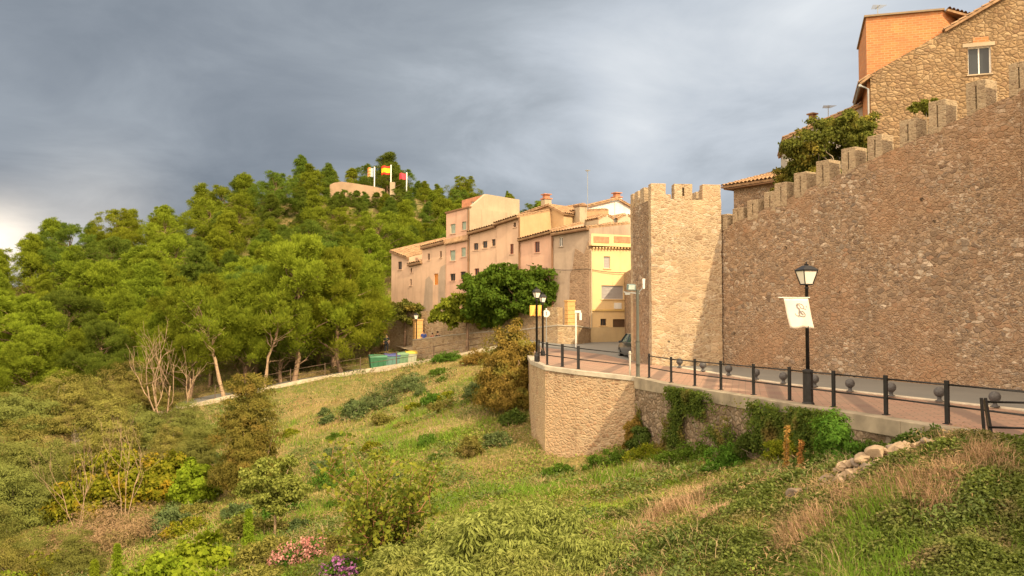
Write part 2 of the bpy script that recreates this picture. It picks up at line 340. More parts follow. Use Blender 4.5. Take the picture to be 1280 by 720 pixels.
def lane_near(X, Y):
    """distance outside/inside the lane outer edge and the lane level there"""
    best = np.full(X.shape, 1e9); z = np.zeros(X.shape); side = np.zeros(X.shape)
    for a, b in zip(LANE[:-1], LANE[1:]):
        dx, dy = b[0] - a[0], b[1] - a[1]; L2 = dx * dx + dy * dy; tt = np.clip(((X - a[0]) * dx + (Y - a[1]) * dy) / L2, 0, 1)
        qx, qy = a[0] + tt * dx, a[1] + tt * dy; dd = np.hypot(X - qx, Y - qy); m = dd < best
        best = np.where(m, dd, best); z = np.where(m, a[2] + tt * (b[2] - a[2]), z)
        side = np.where(m, dx * (Y - a[1]) - dy * (X - a[0]), side)
    return np.where(side < 0, best, -best), z          # positive = lane side
def terr(X, Y, clamp=True):
    X = np.asarray(X, float); Y = np.asarray(Y, float); sh = X.shape; x = X.ravel(); y = Y.ravel(); z = np.zeros(len(x))
    for i in range(0, len(x), 20000):
        a, b = x[i:i + 20000], y[i:i + 20000]
        d = np.hypot(a[:, None] - CPW[None, :, 0], b[:, None] - CPW[None, :, 1]); K = d * d * np.log(d + 1e-9)
        z[i:i + 20000] = K @ TW[:-3] + TW[-3] + TW[-2] * a + TW[-1] * b
    rr = np.hypot(x, y); far = sst(230, 330, rr); side = sst(100, 160, np.abs(x + .0)) * (1 - sst(30, 60, y) * 0)
    z = np.clip(z, -16, 46)
    z = z * (1 - far) + (-14) * far
    nz = .22 * snoise(x, y, .55, 1) + .13 * snoise(x, y, 1.7, 2); z = z + nz * sst(6, 14, rr) * (1 + sst(60, 150, rr) * 3)
    if clamp:
        ip = inpoly(x, y, PLAT); z = np.where(ip, np.minimum(z, zr(x, y) - .35), z)
        s, lz = lane_near(x, y); m = (s > -.15) & (s < 5.2); z = np.where(m, lz - .12, z)
        z = np.where((s < -.15) & (s > -2.5), np.minimum(z, lz + .05), z)
    return z.reshape(sh)
def tz(x, y): return float(terr(np.array([x]), np.array([y]))[0])
def ray_ground(px, py, y0=10, y1=260):
    """real ground point seen at a photo pixel"""
    Ys = np.geomspace(y0, y1, 500); P = np.array([tuple(at(px, py, Y)) for Y in Ys]); g = terr(P[:, 0], P[:, 1]); k = np.argmax(P[:, 2] <= g)
    return Vector((P[k, 0], P[k, 1], g[k]))
ang = np.concatenate([np.arange(-180, -36, 3.), np.arange(-36, 36, .26), np.arange(36, 180.1, 3.)])
rad = np.concatenate([[.5], np.geomspace(1.5, 9, 14), np.geomspace(9.5, 330, 330), np.geomspace(360, 9000, 24)])
A, RR = np.meshgrid(np.radians(ang), rad); GX = RR * np.sin(A); GY = RR * np.cos(A)
gme = grid_mesh('hillside', np.stack([GX, GY, terr(GX, GY)], -1))
gm, t = newmat('earth'); v = t.obj(); na = t.noise(v, .16, 5, .6, .4).outputs[0]; nb = t.noise(v, 1.3, 5, .6).outputs[0]; nc = t.noise(v, 9, 4).outputs[0]
c = t.mix(t.ramp(na, [(.42, 0.), (.58, 1.)]), (.26, .19, .08), (.12, .15, .035))
c = t.mix(t.ramp(nb, [(.4, 0.), (.66, .8)]), c, (.28, .21, .10)); c = t.mix(t.ramp(nc, [(.35, .6), (.6, 0.)]), c, (.035, .032, .014))
t.out(t.bsdf(c, .95, nb, .6, .15, spec=.05))
gd = finish('hillside', gme, gm, None, True); tag(gd, kind='structure')
# ------------------------------------------------------------------ ground surfaces
def tri_fill(name, poly, zf, mat, dz, step=1.0):
    """surface over polygon as clipped grid"""
    import bmesh
    bm = bmesh.new(); bm.faces.new([bm.verts.new((x, y, 0)) for x, y in poly])
    xs = [p[0] for p in poly]; ys = [p[1] for p in poly]
    for k in np.arange(math.floor(min(xs)) + step, max(xs), step): bmesh.ops.bisect_plane(bm, geom=bm.verts[:] + bm.edges[:] + bm.faces[:], plane_co=(k, 0, 0), plane_no=(1, 0, 0))
    for k in np.arange(math.floor(min(ys)) + step, max(ys), step): bmesh.ops.bisect_plane(bm, geom=bm.verts[:] + bm.edges[:] + bm.faces[:], plane_co=(0, k, 0), plane_no=(0, 1, 0))
    for v in bm.verts: v.co.z = zf(v.co.x, v.co.y) + dz
    bmesh.ops.recalc_face_normals(bm, faces=bm.faces)
    me = bpy.data.meshes.new(name); bm.to_mesh(me); bm.free()
    if me.polygons[0].normal.z < 0: me.flip_normals()
    return finish(name, me, mat, None)
asph, t = newmat('asphalt'); v = t.obj(); n = t.noise(v, .5, 5).outputs[0]; n2 = t.noise(v, 60, 3).outputs[0]
c = t.mix(n, (.16, .16, .155), (.25, .24, .22)); c = t.mix(t.math('MULTIPLY', n2, .5), c, (.07, .07, .07)); t.out(t.bsdf(c, .85, n2, .3, .01))
paver, t = newmat('red_pavers'); v = t.obj((1, 1, 1), (0, 0, R(14.8)))
br = t.n('ShaderNodeTexBrick', {'Vector': v, 'Scale': 1., 'Color1': (.36, .22, .165, 1), 'Color2': (.29, .17, .125, 1), 'Mortar': (.16, .12, .09, 1), 'Brick Width': .5, 'Row Height': .25, 'Mortar Size': .02})
sx = t.n('ShaderNodeSeparateXYZ', {0: v}).outputs[0]; wv = t.ramp(t.math('FRACT', t.math('MULTIPLY', sx, .42)), [(.0, 0.), (.30, 0.), (.34, 1.), (.50, 1.), (.54, 0.)])
c = t.mix(t.math('MULTIPLY', wv, .8), br.outputs[0], (.13, .085, .075)); n = t.noise(t.obj(), .6, 5, .65).outputs[0]
c = t.mix(t.ramp(n, [(.35, .45), (.65, 0.)]), c, (.24, .19, .14)); t.out(t.bsdf(c, .8, br.outputs[1], -.3, .01))
conc = plain('concrete', (.36, .32, .26), .85, var=.22, scale=2.2, bump=.4)
concd = plain('weathered_concrete', (.27, .23, .17), .9, var=.35, scale=1.4, bump=.6)
road = tri_fill('road', [(x, y) for x, y in PLAT], zrf, asph, 0.0, 2.0); tag(road, kind='structure')
BL = lambda Y: 11.5 - .316 * (Y - 33.5)        # kerb line under the ball bollards
walk = [(10.5, -40), (16, -40), (15, 8), (BL(25), 25), (BL(44), 44), (BL(44) - .1, 44.4), (6.75, 47.2), (6.1, 51.), (5.6, 54.), (1.2, 57.), (.8, 57.9), (.9, 50), (1.1, 42.7), (1.65, 40.05), (2.9, 39.4), (5.4, 38.65), (10.5, 19.2), (9.9, 18.3), (9.45, 17.3), (10.6, 15.9)]
pv = tri_fill('brick_pavement', walk, zrf, paver, .05, 1.5); tag(pv, kind='structure')
mb = MB()
for y0 in np.arange(14, 43.5, 1.5):
    a, b = (BL(y0) + .14, y0), (BL(y0 + 1.48) + .14, y0 + 1.48)
    mb.prism([(a[0] - .16, a[1]), (a[0] + .16, a[1]), (b[0] + .16, b[1]), (b[0] - .16, b[1])], lambda x, y: zrf(x, y) - .1, lambda x, y: zrf(x, y) + .085)
tag(mb.build('kerb', plain('kerb_stone', (.50, .44, .35), .8, var=.15), bevel=.012), kind='structure')
# lane down to the pines
def strip(name, pts, off0, off1, dz0, dz1, mat, kind='structure'):
    a = []; P = [Vector(p) for p in pts]
    for i, p in enumerate(P):
        d = (P[min(i + 1, len(P) - 1)] - P[max(i - 1, 0)]); nrm = Vector((d.y, -d.x, 0)).normalized()
        a.append([(p + nrm * off0) + Vector((0, 0, dz0)), (p + nrm * off1) + Vector((0, 0, dz1))])
    return a
fine = []
for a, b in zip(LANE[:-1], LANE[1:]):
    for k in range(6): fine.append(a + (b - a) * k / 6)
fine.append(LANE[-1])
G = np.array([[tuple(q) for q in r] for r in strip('lane', fine, .1, 5.1, .0, .0, None)])
ln = finish('lane', grid_mesh('lane', G), asph, None); tag(ln, kind='structure')
mb = MB(); S0 = strip('k', fine, -.25, .12, 0, 0, None)
for (a, b), (c_, d_) in zip(S0[:-1], S0[1:]):
    q = [a, b, d_, c_]; mb.hexa([p + Vector((0, 0, -.9)) for p in q], [p + Vector((0, 0, .22)) for p in q])
tag(mb.build('lane_kerb', plain('pale_stone_kerb', (.42, .36, .27), .85, var=.2)), kind='structure')
# ------------------------------------------------------------------ stone walls
ST_WALL = rubble('wall_rubble', [(.46, .32, .215), (.35, .24, .16), (.53, .385, .265), (.24, .165, .12), (.72, .60, .47), (.40, .24, .15), (.50, .36, .245), (.33, .265, .22)], (.47, .325, .205), .17, 1.6, .06, 1., patch=(.34, .195, .11), jit=.6, dark=.5, two=1.6, hole_shade=True)
ST_TOWER = rubble('tower_rubble', [(.54, .41, .27), (.44, .31, .19), (.60, .48, .34), (.36, .23, .14), (.66, .56, .43), (.50, .35, .22)], (.54, .42, .28), .20, 1.9, .09, .6, patch=(.48, .33, .20), dark=.38, two=2.0, hole_shade=True)
ST_BAST = rubble('bastion_rubble', [(.42, .28, .17), (.48, .35, .22), (.36, .20, .12), (.55, .44, .30), (.45, .27, .15)], (.50, .38, .24), .17, 1.5, .11, .5, patch=(.50, .36, .21), dark=.35)
ST_BAST2 = rubble('bastion_red_rubble', [(.42, .27, .17), (.48, .34, .22), (.38, .22, .13), (.56, .44, .31), (.46, .28, .165)], (.48, .36, .235), .19, 1.3, .10, .7, patch=(.48, .32, .19), dark=.4)
ST_ROUGH = rubble('dry_rubble', [(.30, .22, .15), (.40, .31, .22), (.25, .17, .11), (.46, .38, .29)], (.14, .10, .06), .26, 1.3, .05, 1., dark=.4)
ST_OLD = rubble('old_street_wall', [(.46, .33, .20), (.52, .40, .25), (.40, .26, .15), (.56, .45, .32)], (.46, .34, .21), .3, 1.6, .06, .6, dark=.3)
def rough(o, amp, seed=0, sc=1.3):
    me = o.data; n = len(me.vertices); c = np.zeros(n * 3, np.float32); me.vertices.foreach_get('co', c); c = c.reshape(-1, 3)
    a = snoise(c[:, 0] + c[:, 2] * .7, c[:, 1] - c[:, 2] * .9, sc * 2.2, seed) * .6 + snoise(c[:, 0] * 1.3 - c[:, 2], c[:, 1] + c[:, 2], sc * 5, seed + 1) * .5
    b = snoise(c[:, 0] - c[:, 2] * .7, c[:, 1] + c[:, 2] * .9, sc * 3, seed + 5)
    c[:, 0] += a * amp; c[:, 1] += b * amp * .7; c[:, 2] += snoise(c[:, 0], c[:, 1], sc * 6, seed + 9) * amp * .6
    me.vertices.foreach_set('co', c.ravel()); me.update()
def chip(o, seed, amp=.022):
    import bmesh
    bm = bmesh.new(); bm.from_mesh(o.data); bmesh.ops.subdivide_edges(bm, edges=[e for e in bm.edges if e.calc_length() > .2], cuts=3, use_grid_fill=True); bm.to_mesh(o.data); bm.free(); rough(o, amp, seed, 1.6)
    b = o.modifiers.new('bevel', 'BEVEL'); b.width = .025; b.segments = 2; b.limit_method = 'ANGLE'; b.angle_limit = R(50); return o
ST_MER = rubble('merlon_stone', [(.46, .35, .23), (.40, .29, .19), (.52, .41, .28), (.34, .24, .16)], (.46, .36, .24), .2, 1.6, .08, .5, dark=.3)
def gridblock(pa, pb, thick, zb, zta, ztb, step, org, side):
    """wall block between pa,pb (xy), thickness to the `side`, base z, linear top; fine quads on all faces; returns MB"""
    pa = Vector(pa); pb = Vector(pb); L = (pb - pa).length; u = (pb - pa) / L; q = Vector((-u.y, u.x)) * side
    nu = max(1, round(L / step)); nz = max(1, round((max(zta, ztb) - zb) / step)); nt = max(1, round(thick / step)); mb = MB(org)
    def pt(i, j, k):
        f = i / nu; zt = zta + (ztb - zta) * f; p = pa + u * (L * f) + q * (thick * k / nt); return (p.x, p.y, zb + (zt - zb) * j / nz)
    def sheet(fn, n, m, flip):
        vs = [fn(i, j) for i in range(n + 1) for j in range(m + 1)]; fs = []
        for i in range(n):
            for j in range(m):
                a = i * (m + 1) + j; q4 = (a, a + 1, a + m + 2, a + m + 1); fs.append(q4 if flip else q4[::-1])
        mb.add(vs, fs)
    s = side > 0
    sheet(lambda i, j: pt(i, j, 0), nu, nz, s); sheet(lambda i, j: pt(i, j, nt), nu, nz, not s)
    sheet(lambda i, j: pt(i, nz, j), nu, nt, s)
    sheet(lambda i, j: pt(0, j, i), nt, nz, not s); sheet(lambda i, j: pt(nu, j, i), nt, nz, s)
    return mb
def weld(o, d=.004):
    import bmesh
    bm = bmesh.new(); bm.from_mesh(o.data); bmesh.ops.remove_doubles(bm, verts=bm.verts, dist=d); bmesh.ops.recalc_face_normals(bm, faces=bm.faces); bm.to_mesh(o.data); bm.free()
# main wall: A (at tower) -> B (frame edge) then bends beside the road
WA = Vector((11.05, 46.05)); WB = Vector((19.05, 32.7)); WC = Vector((19.0, 27.0)); WD = Vector((18.2, 6.)); WE = Vector((19.5, -32.))
def on_wall(px):      # Y on the line WA-WB
    r = (px - 640) / F; u = (WB - WA); # WA+u s : x = r*y
    s = (r * WA.y - WA.x) / (u.x - r * u.y); return WA + u * s
wall = thing('castle_wall', 'long shaded rubble stone town wall with battlements along the road', 'town wall', (WA.x, WA.y, 0))
uw = (WB - WA).normalized(); zt = lambda p: 7.3 + (p - WA).length * .250          # gap floor level
o = gridblock(WA - uw * .7, WB, .85, -.6, zt(WA), zt(WB), .16, wall.location, 1).build('wall', ST_WALL, wall); weld(o); rough(o, .05, 3)
zC = 12.2
for k, (p, q, z0, z1) in enumerate(((WB, WC, zt(WB), zC), (WC, WD, zC, zC + .4), (WD, WE, zC + .4, zC + .5))):
    o = gridblock(p, q, .85, -.6, z0, z1, .5, wall.location, 1).build('wall', ST_WALL, wall); weld(o)
# merlons: (px left, px corner, top y)
mers = [(904,910,267),(922,930,259),(940,949,249),(960,971,238),(972,985,227),(997,1010,214),(1024,1039,199),(1055,1072,183),(1089,1106,167),(1128,1149,147),(1165,1187,123),(1213,1238,98),(1267,1293,74)]
uw = (WB - WA).normalized(); qw = Vector((-uw.y, uw.x))
for i, (x0, x1, yt) in enumerate(mers):
    a, b = on_wall(x0), on_wall(x1); 
    if (b - a).length < .75: a = b - uw * .75
    a = b - uw * min(1.05, (b - a).length)
    zz = zat(yt, b.y); zb = min(zt(a), zt(b)) - .02
    m = (a + b) / 2; L = (b - a).length; M = MB(wall.location); s0 = .028
    # two halves with an arrow slit between them, sill and lintel
    for p, q in ((a, m - uw * s0), (m + uw * s0, b)):
        c4 = [p, q, q + qw * .8, p + qw * .8]; M.prism([tuple(v) for v in c4], zb, zz - .0)
    c4 = [m - uw * s0, m + uw * s0, m + uw * s0 + qw * .8, m - uw * s0 + qw * .8]
    M.prism([tuple(v) for v in c4], zb, zb + .25); M.prism([tuple(v) for v in c4], zz - .22, zz - .002)
    c4 = [m - uw * s0 + qw * .14, m + uw * s0 + qw * .14, m + uw * s0 + qw * .4, m - uw * s0 + qw * .4]; M.prism([tuple(v) for v in c4], zb + .25, zz - .22)
    o = chip(M.build('merlon', ST_MER, wall), i)
# extra merlons on the stretch beyond the frame
for k in range(7):
    p = WC + (WD - WC) * (k + .3) / 7; z0 = zC + .4 * (k + .3) / 7
    M = MB(wall.location); M.box((p.x + .42, p.y, z0 + .45), (.8, 1.0, 1.0)); M.build('merlon', ST_WALL, wall)
# corner tower
TC = at(815, 455, 45.5).to_2d(); TR = Vector((.993, .12)); TM = Vector((-.12, .993)); TWD = 3.78; TDP = 4.2; TZ = 8.95
tower = thing('corner_tower', 'square stone corner tower with merlons, its front face in warm sun', 'tower', (TC.x, TC.y, zrf(TC.x, TC.y)))
pc = [TC, TC + TR * TWD, TC + TR * TWD + TM * TDP, TC + TM * TDP]; cen = (pc[0] + pc[2]) / 2
for i in range(4):
    a, b = pc[i], pc[(i + 1) % 4]; u = (b - a).normalized()
    a2 = a if i % 2 == 0 else a + u * .5; b2 = b if i % 2 == 0 else b - u * .5
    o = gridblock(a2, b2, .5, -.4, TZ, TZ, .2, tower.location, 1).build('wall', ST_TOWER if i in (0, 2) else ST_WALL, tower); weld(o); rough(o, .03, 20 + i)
M = MB(tower.location); ic = [p + (cen - p).normalized() * .66 for p in pc]; M.prism([tuple(p) for p in ic], TZ - .9, TZ - .7); M.build('roof_floor', conc, tower)
zfl = zat(250, TC.y); ztop = zat(229, TC.y)
def tmer(c, w, th, u, q, slit=False):
    M = MB(tower.location); a = c - u * w / 2; b = c + u * w / 2
    if slit:
        for p0, p1 in ((a, c - u * .05), (c + u * .05, b)): M.prism([tuple(v) for v in (p0, p1, p1 + q * th, p0 + q * th)], TZ - .02, ztop)
        c4 = [c - u * .05, c + u * .05, c + u * .05 + q * th, c - u * .05 + q * th]; M.prism([tuple(v) for v in c4], TZ - .02, TZ + .18); M.prism([tuple(v) for v in c4], ztop - .2, ztop - .002)
        c4 = [c - u * .05 + q * .3, c + u * .05 + q * .3, c + u * .05 + q * .35, c - u * .05 + q * .35]; M.prism([tuple(v) for v in c4], TZ + .18, ztop - .2)
    else: M.prism([tuple(v) for v in (a, b, b + q * th, a + q * th)], TZ - .02, ztop)
    chip(M.build('merlon', ST_TOWER, tower), int(c.x * 50))
for f_, w in ((.105, .8), (.46, .98), (.865, 1.0)): tmer(TC + TR * (TWD * f_), w, .5, TR, TM, slit=(f_ == .46)); tmer(TC + TM * TDP + TR * (TWD * f_), w, .5, TR, -TM)
for f_ in (.42, .70): tmer(TC + TM * (TDP * f_), .75, .5, TM, TR); tmer(TC + TR * TWD + TM * (TDP * f_), .75, .5, TM, -TR)
# wall continues behind the tower
o = gridblock(TC + TM * TDP + TR * 2.5, Vector((9, 76)), .8, 0, 7., 6.4, 1., wall.location, -1).build('wall', ST_WALL, wall); weld(o)
# upper town ground behind the wall
ut = MB(); ut.prism([(11.8, 46.6), (19.8, 33.2), (19.9, 27.0), (19.2, 6), (20.4, -30), (90, -30), (90, 140), (14, 140), (11, 76)], 1., 6.9)
tag(ut.build('upper_town_ground', plain('packed_earth', (.22, .17, .11), .9)), kind='structure')
# bastion and retaining wall under the pavement
bast = thing('bastion_wall', 'sunlit stone bastion wall carrying the pavement corner above the slope', 'retaining wall', (2.85, 39.2, 0))
bp = [(.6, 58.), (.75, 50), (.95, 42.6), (1.5, 39.9), (2.85, 39.25), (5.35, 38.45)]
for i in range(len(bp) - 1):
    a, b = Vector(bp[i]), Vector(bp[i + 1]); m = ST_BAST
    o = gridblock(a, b, .5, -5.2, zrf(*a) - .06, zrf(*b) - .06, .16 if i > 1 else .4, bast.location, 1).build('wall', ST_BAST2 if i >= 3 else m, bast); weld(o); rough(o, .03, 40 + i)
def coping(root, pts, w, h, mat, out=.06, dz=.02):
    M = MB(root.location)
    for a, b in zip(pts[:-1], pts[1:]):
        a = Vector(a); b = Vector(b); u = (b - a).normalized(); q = Vector((-u.y, u.x)); c4 = [a - q * out, b - q * out, b + q * w, a + q * w]
        M.prism([tuple(v) for v in c4], lambda x, y: zrf(x, y) - h + dz, lambda x, y: zrf(x, y) + dz + .08)
    M.build('coping', mat, root, bevel=.015)
coping(bast, bp, .3, .12, conc)
ret = thing('retaining_wall', 'rough shaded retaining wall with concrete kerb under the black railing', 'retaining wall', (8, 29, 0))
rp = [(5.35, 38.4), (10.35, 19.1), (9.75, 18.3), (9.25, 17.3), (10.4, 15.9), (10.3, 8.)]
for i in range(len(rp) - 1):
    a, b = Vector(rp[i]), Vector(rp[i + 1])
    o = gridblock(a, b, .45, -4.2 if i == 0 else -2.2, -.32, -.32, .16 if i == 0 else .3, ret.location, 1).build('wall', ST_ROUGH, ret); weld(o); rough(o, .08 if i == 0 else .03, 50 + i)
M = MB(ret.location)
for a, b in zip(rp[:-1], rp[1:]):
    a = Vector(a); b = Vector(b); u = (b - a).normalized(); q = Vector((-u.y, u.x)); n = max(1, int((b - a).length / 2.5))
    for k in range(n):
        p0 = a + (b - a) * k / n; p1 = a + (b - a) * (k + .995) / n; c4 = [p0 - q * .05, p1 - q * .05, p1 + q * .4, p0 + q * .4]; M.prism([tuple(v) for v in c4], -.34, lambda x, y: zrf(x, y) + .09)
M.build('concrete_kerb', concd, ret, bevel=.02)
# ------------------------------------------------------------------ metal street things
black = plain('black_paint', (.018, .017, .018), .45, var=.3, scale=8)
worn = plain('worn_paint', (.10, .075, .05), .7, var=.5, scale=6)
grey_m = plain('galvanised', (.30, .31, .31), .5, .5)
white_m = plain('white_paint', (.72, .70, .66), .6, var=.08)
glass_l, t = newmat('lantern_glass'); t.out(t.bsdf((.78, .74, .66), .35, spec=.5))
def zfence(p): return zrf(p[0], p[1]) + .1
def fence(name, label, pts, cat='railing', h=1.0, leanfirst=False, postw=.13, mat=black, zf=zfence, skip=(), rails=(1., .5), post_d=.055):
    o0 = Vector((*pts[0], zf(pts[0]))); r = thing(name, label, cat, o0)
    for i, p in enumerate(pts):
        z = zf(p); d = Vector(pts[min(i + 1, len(pts) - 1)]) - Vector(pts[max(i - 1, 0)]); a = math.atan2(d.y, d.x)
        if i in skip: continue
        M = MB(o0)
        M.box((p[0], p[1], z + h / 2 + .02), (postw, post_d, h + .04), a); M.box((p[0], p[1], z + .01), (postw + .05, post_d + .09, .02), a)
        M.build('post', mat, r, bevel=.008)
    for k in rails:
        M = MB(o0)
        for p, q in zip(pts[:-1], pts[1:]): M.tube([(p[0], p[1], zf(p) + h * k - .06), (q[0], q[1], zf(q) + h * k - .06)], .024, 8)
        M.build('rail', mat, r, smooth=True)
    return r
fpx = [803, 830, 859, 891, 931, 975, 1029, 1093, 1168, 1272]
fp = []
for x in fpx:
    rr = (x - 640) / F; s = (rr * FB.y - FB.x) / ((FA - FB).x - rr * (FA - FB).y); fp.append(tuple(FB + (FA - FB) * s + Vector((.28, .05))))
rail1 = fence('metal_railing', 'long black metal railing with flat posts running along the pavement edge', fp)
bf = [(.96 + .12, 42.3), (1.58, 40.25), (2.9, 39.6), (5.05, 38.85)]
bfp = [tuple(at(x, 460, Y).to_2d()) for x, Y in ((684, 40.6), (703, 40.15), (723, 39.7), (786, 38.9))]
fence('metal_railing', 'short black metal railing curving round the top of the sunlit bastion', [(1.3, 42.4)] + bfp, skip=(4,))
f2 = [(9.45, 17.55), (11.7, 16.9), (14, 16.2)]
r = fence('metal_railing', 'nearest black metal railing piece with a worn leaning end post at the right edge', f2, skip=(0,), zf=lambda p: .0)
M = MB(r.location); p = Vector((9.45, 17.55, -.02))
for dx in (-.045, .045): M.beam(p + Vector((dx - .02 if dx < 0 else dx + .06, 0, 0)), p + Vector((dx * .9 - .09, 0, 1.04)), .05, .05)
M.build('leaning_post', black, r, bevel=.006)
M = MB(r.location); M.beam(p + Vector((.03, .02, .35)), p + Vector((-.06, .02, 1.0)), .07, .02); M.build('worn_plate', worn, r)
# kerb step by the second fence
M = MB((11, 16.6, 0)); M.prism([(9.35, 17.1), (10.6, 15.6), (13, 15.2), (13.6, 17.0), (10.2, 18.2)], -.3, .03)
tag(M.build('paved_step', plain('yellowish_slabs', (.44, .34, .22), .85, var=.25, scale=2), bevel=.02), kind='structure')  # slabs have a yellowish colour of their own
# white end post + pole
def round_post(label, loc, h, rad, mat, name='bollard', cat='post', knob=True):
    r = thing(name, label, cat, loc); M = MB(); M.tube([(0, 0, -.1), (0, 0, h - .08)], rad, 12); M.build('shaft', mat, r, smooth=True)
    M = MB(); M.lathe((0, 0, h - .08), [(rad * 1.3, 0), (rad * 1.35, .03), (rad * .9, .05), (rad * 1.1, .08), (rad * .6, .12), (.003, .135)], 12); M.build('cap', mat, r, smooth=True); return r
p = at(787.5, 470, 38.7); round_post('white round end post of the bastion railing beside the grey pole', (p.x, p.y, zrf(p.x, p.y) + .05), 1.08, .05, plain('dull_white_paint', (.42, .38, .33), .7))
# ball bollards
ironball = plain('iron_ball', (.075, .072, .075), .5, var=.3, scale=12, bump=.2)
def ball(label, loc):
    r = thing('ball_bollard', label, 'bollard', loc, 0, 'ball bollards along the kerb')
    M = MB(); M.lathe((0, 0, 0), [(.001, 0), (.13, 0), (.13, .025), (.07, .05), (.055, .10), (.075, .13)], 16); M.build('foot', ironball, r, smooth=True)
    M = MB(); M.lathe((0, 0, .29), [(.165 * math.sin(a), -.165 * math.cos(a)) for a in np.linspace(.02, 3.12, 12)], 20); M.build('ball', ironball, r, smooth=True); return r
bys = [(849, 43.6), (878, 41.4), (910, 39.3), (944, 37.3), (978, 35.4), (1017, 33.5), (1061, 31.2), (1112, 29.2), (1172, 27.3), (1241, 25.5)]
bl = ['iron ball bollard on the kerb nearest the tower, farthest of the row', 'second iron ball bollard from the tower on the kerb', 'third iron ball bollard from the tower on the kerb', 'fourth iron ball bollard from the tower on the kerb',
      'iron ball bollard seen just left of the lamp post with the banner', 'iron ball bollard seen just right of the lamp post with the banner', 'second iron ball bollard to the right of the banner lamp post', 'third iron ball bollard to the right of the banner lamp post',
      'iron ball bollard half hidden behind the second railing post from the right', 'iron ball bollard behind the leaning end post, nearest of the row']
b0 = None
for (px, Y), lb in zip(bys, bl):
    x = (px - 640) / F * Y; loc = (x, Y, zrf(x, Y) + .088)
    if b0 is None: b0 = ball(lb, loc)
    else: c = copy_tree(b0); c.location = loc; c['label'] = lb
# street lamps
def lamp(label, loc, H, base=True, rz=0., s=1.):
    r = thing('street_lamp', label, 'street lamp', loc, rz)
    M = MB(); bh = 1.05 if base else .5
    if base:
        M.lathe((0, 0, 0), [(.19, 0), (.19, .06), (.155, .1), (.15, bh - .1), (.165, bh - .06), (.165, bh), (.06, bh + .04)], 8)
    else: M.lathe((0, 0, 0), [(.12, 0), (.12, .3), (.08, .35), (.055, .5)], 12)
    M.build('base', black, r)
    M = MB(); M.lathe((0, 0, bh), [(.058, 0), (.05, (H - bh - .33 - .42 * s)), (.075, H - bh - .32 - .42 * s), (.045, H - bh - .28 - .42 * s), (.04, H - bh - .20 - .42 * s)], 12); M.build('pole', black, r, smooth=True)
    zl = H - .20 - .42 * s; a, b, hh = .13 * s, .235 * s, .42 * s
    fr = MB(); q0 = [(-a, -a), (a, -a), (a, a), (-a, a)]; q1 = [(-b, -b), (b, -b), (b, b), (-b, b)]
    for p_, q_ in zip(q0, q1): fr.beam((*p_, zl), (*q_, zl + hh), .025, .025)
    for k in range(4):
        fr.beam((*q0[k], zl), (*q0[(k + 1) % 4], zl), .03, .03); fr.beam((*q1[k], zl + hh), (*q1[(k + 1) % 4], zl + hh), .035, .035)
    fr.box((0, 0, zl - .01), (a * 2, a * 2, .02)); fo = fr.build('lantern', black, r)
    for k in range(4):
        g = MB(); p0, p1 = Vector(q0[k]) * .93, Vector(q0[(k + 1) % 4]) * .93; r0, r1 = Vector(q1[k]) * .95, Vector(q1[(k + 1) % 4]) * .95
        vs = [(*p0, zl + .015), (*p1, zl + .015), (*r1, zl + hh - .02), (*r0, zl + hh - .02)]; c_ = Vector((0, 0, zl + .2))
        ins = [c_ + (Vector(v) - c_) * .97 for v in vs]; g.hexa(ins, vs); g.build('pane', glass_l, fo)
    c = MB(); e = b * 1.12; c.hexa([(-e, -e, zl + hh + .015), (e, -e, zl + hh + .015), (e, e, zl + hh + .015), (-e, e, zl + hh + .015)], [(-.09, -.09, zl + hh + .15), (.09, -.09, zl + hh + .15), (.09, .09, zl + hh + .15), (-.09, .09, zl + hh + .15)])
    c.lathe((0, 0, zl + hh + .15), [(.06, 0), (.07, .04), (.02, .06), (.03, .09), (.003, .13)], 10); c.build('cap', black, r); return r
LP = fp[5]; d = (Vector(fp[6]) - Vector(fp[5])); lp = Vector(fp[5]) + d * .44
l1 = lamp('tall black lantern post behind the railing with a white crest banner', (lp.x, lp.y, zfence(lp) - .06), 4.25, True, R(14))
for k, z in enumerate((.24, .47, .70, .93)):
    pass
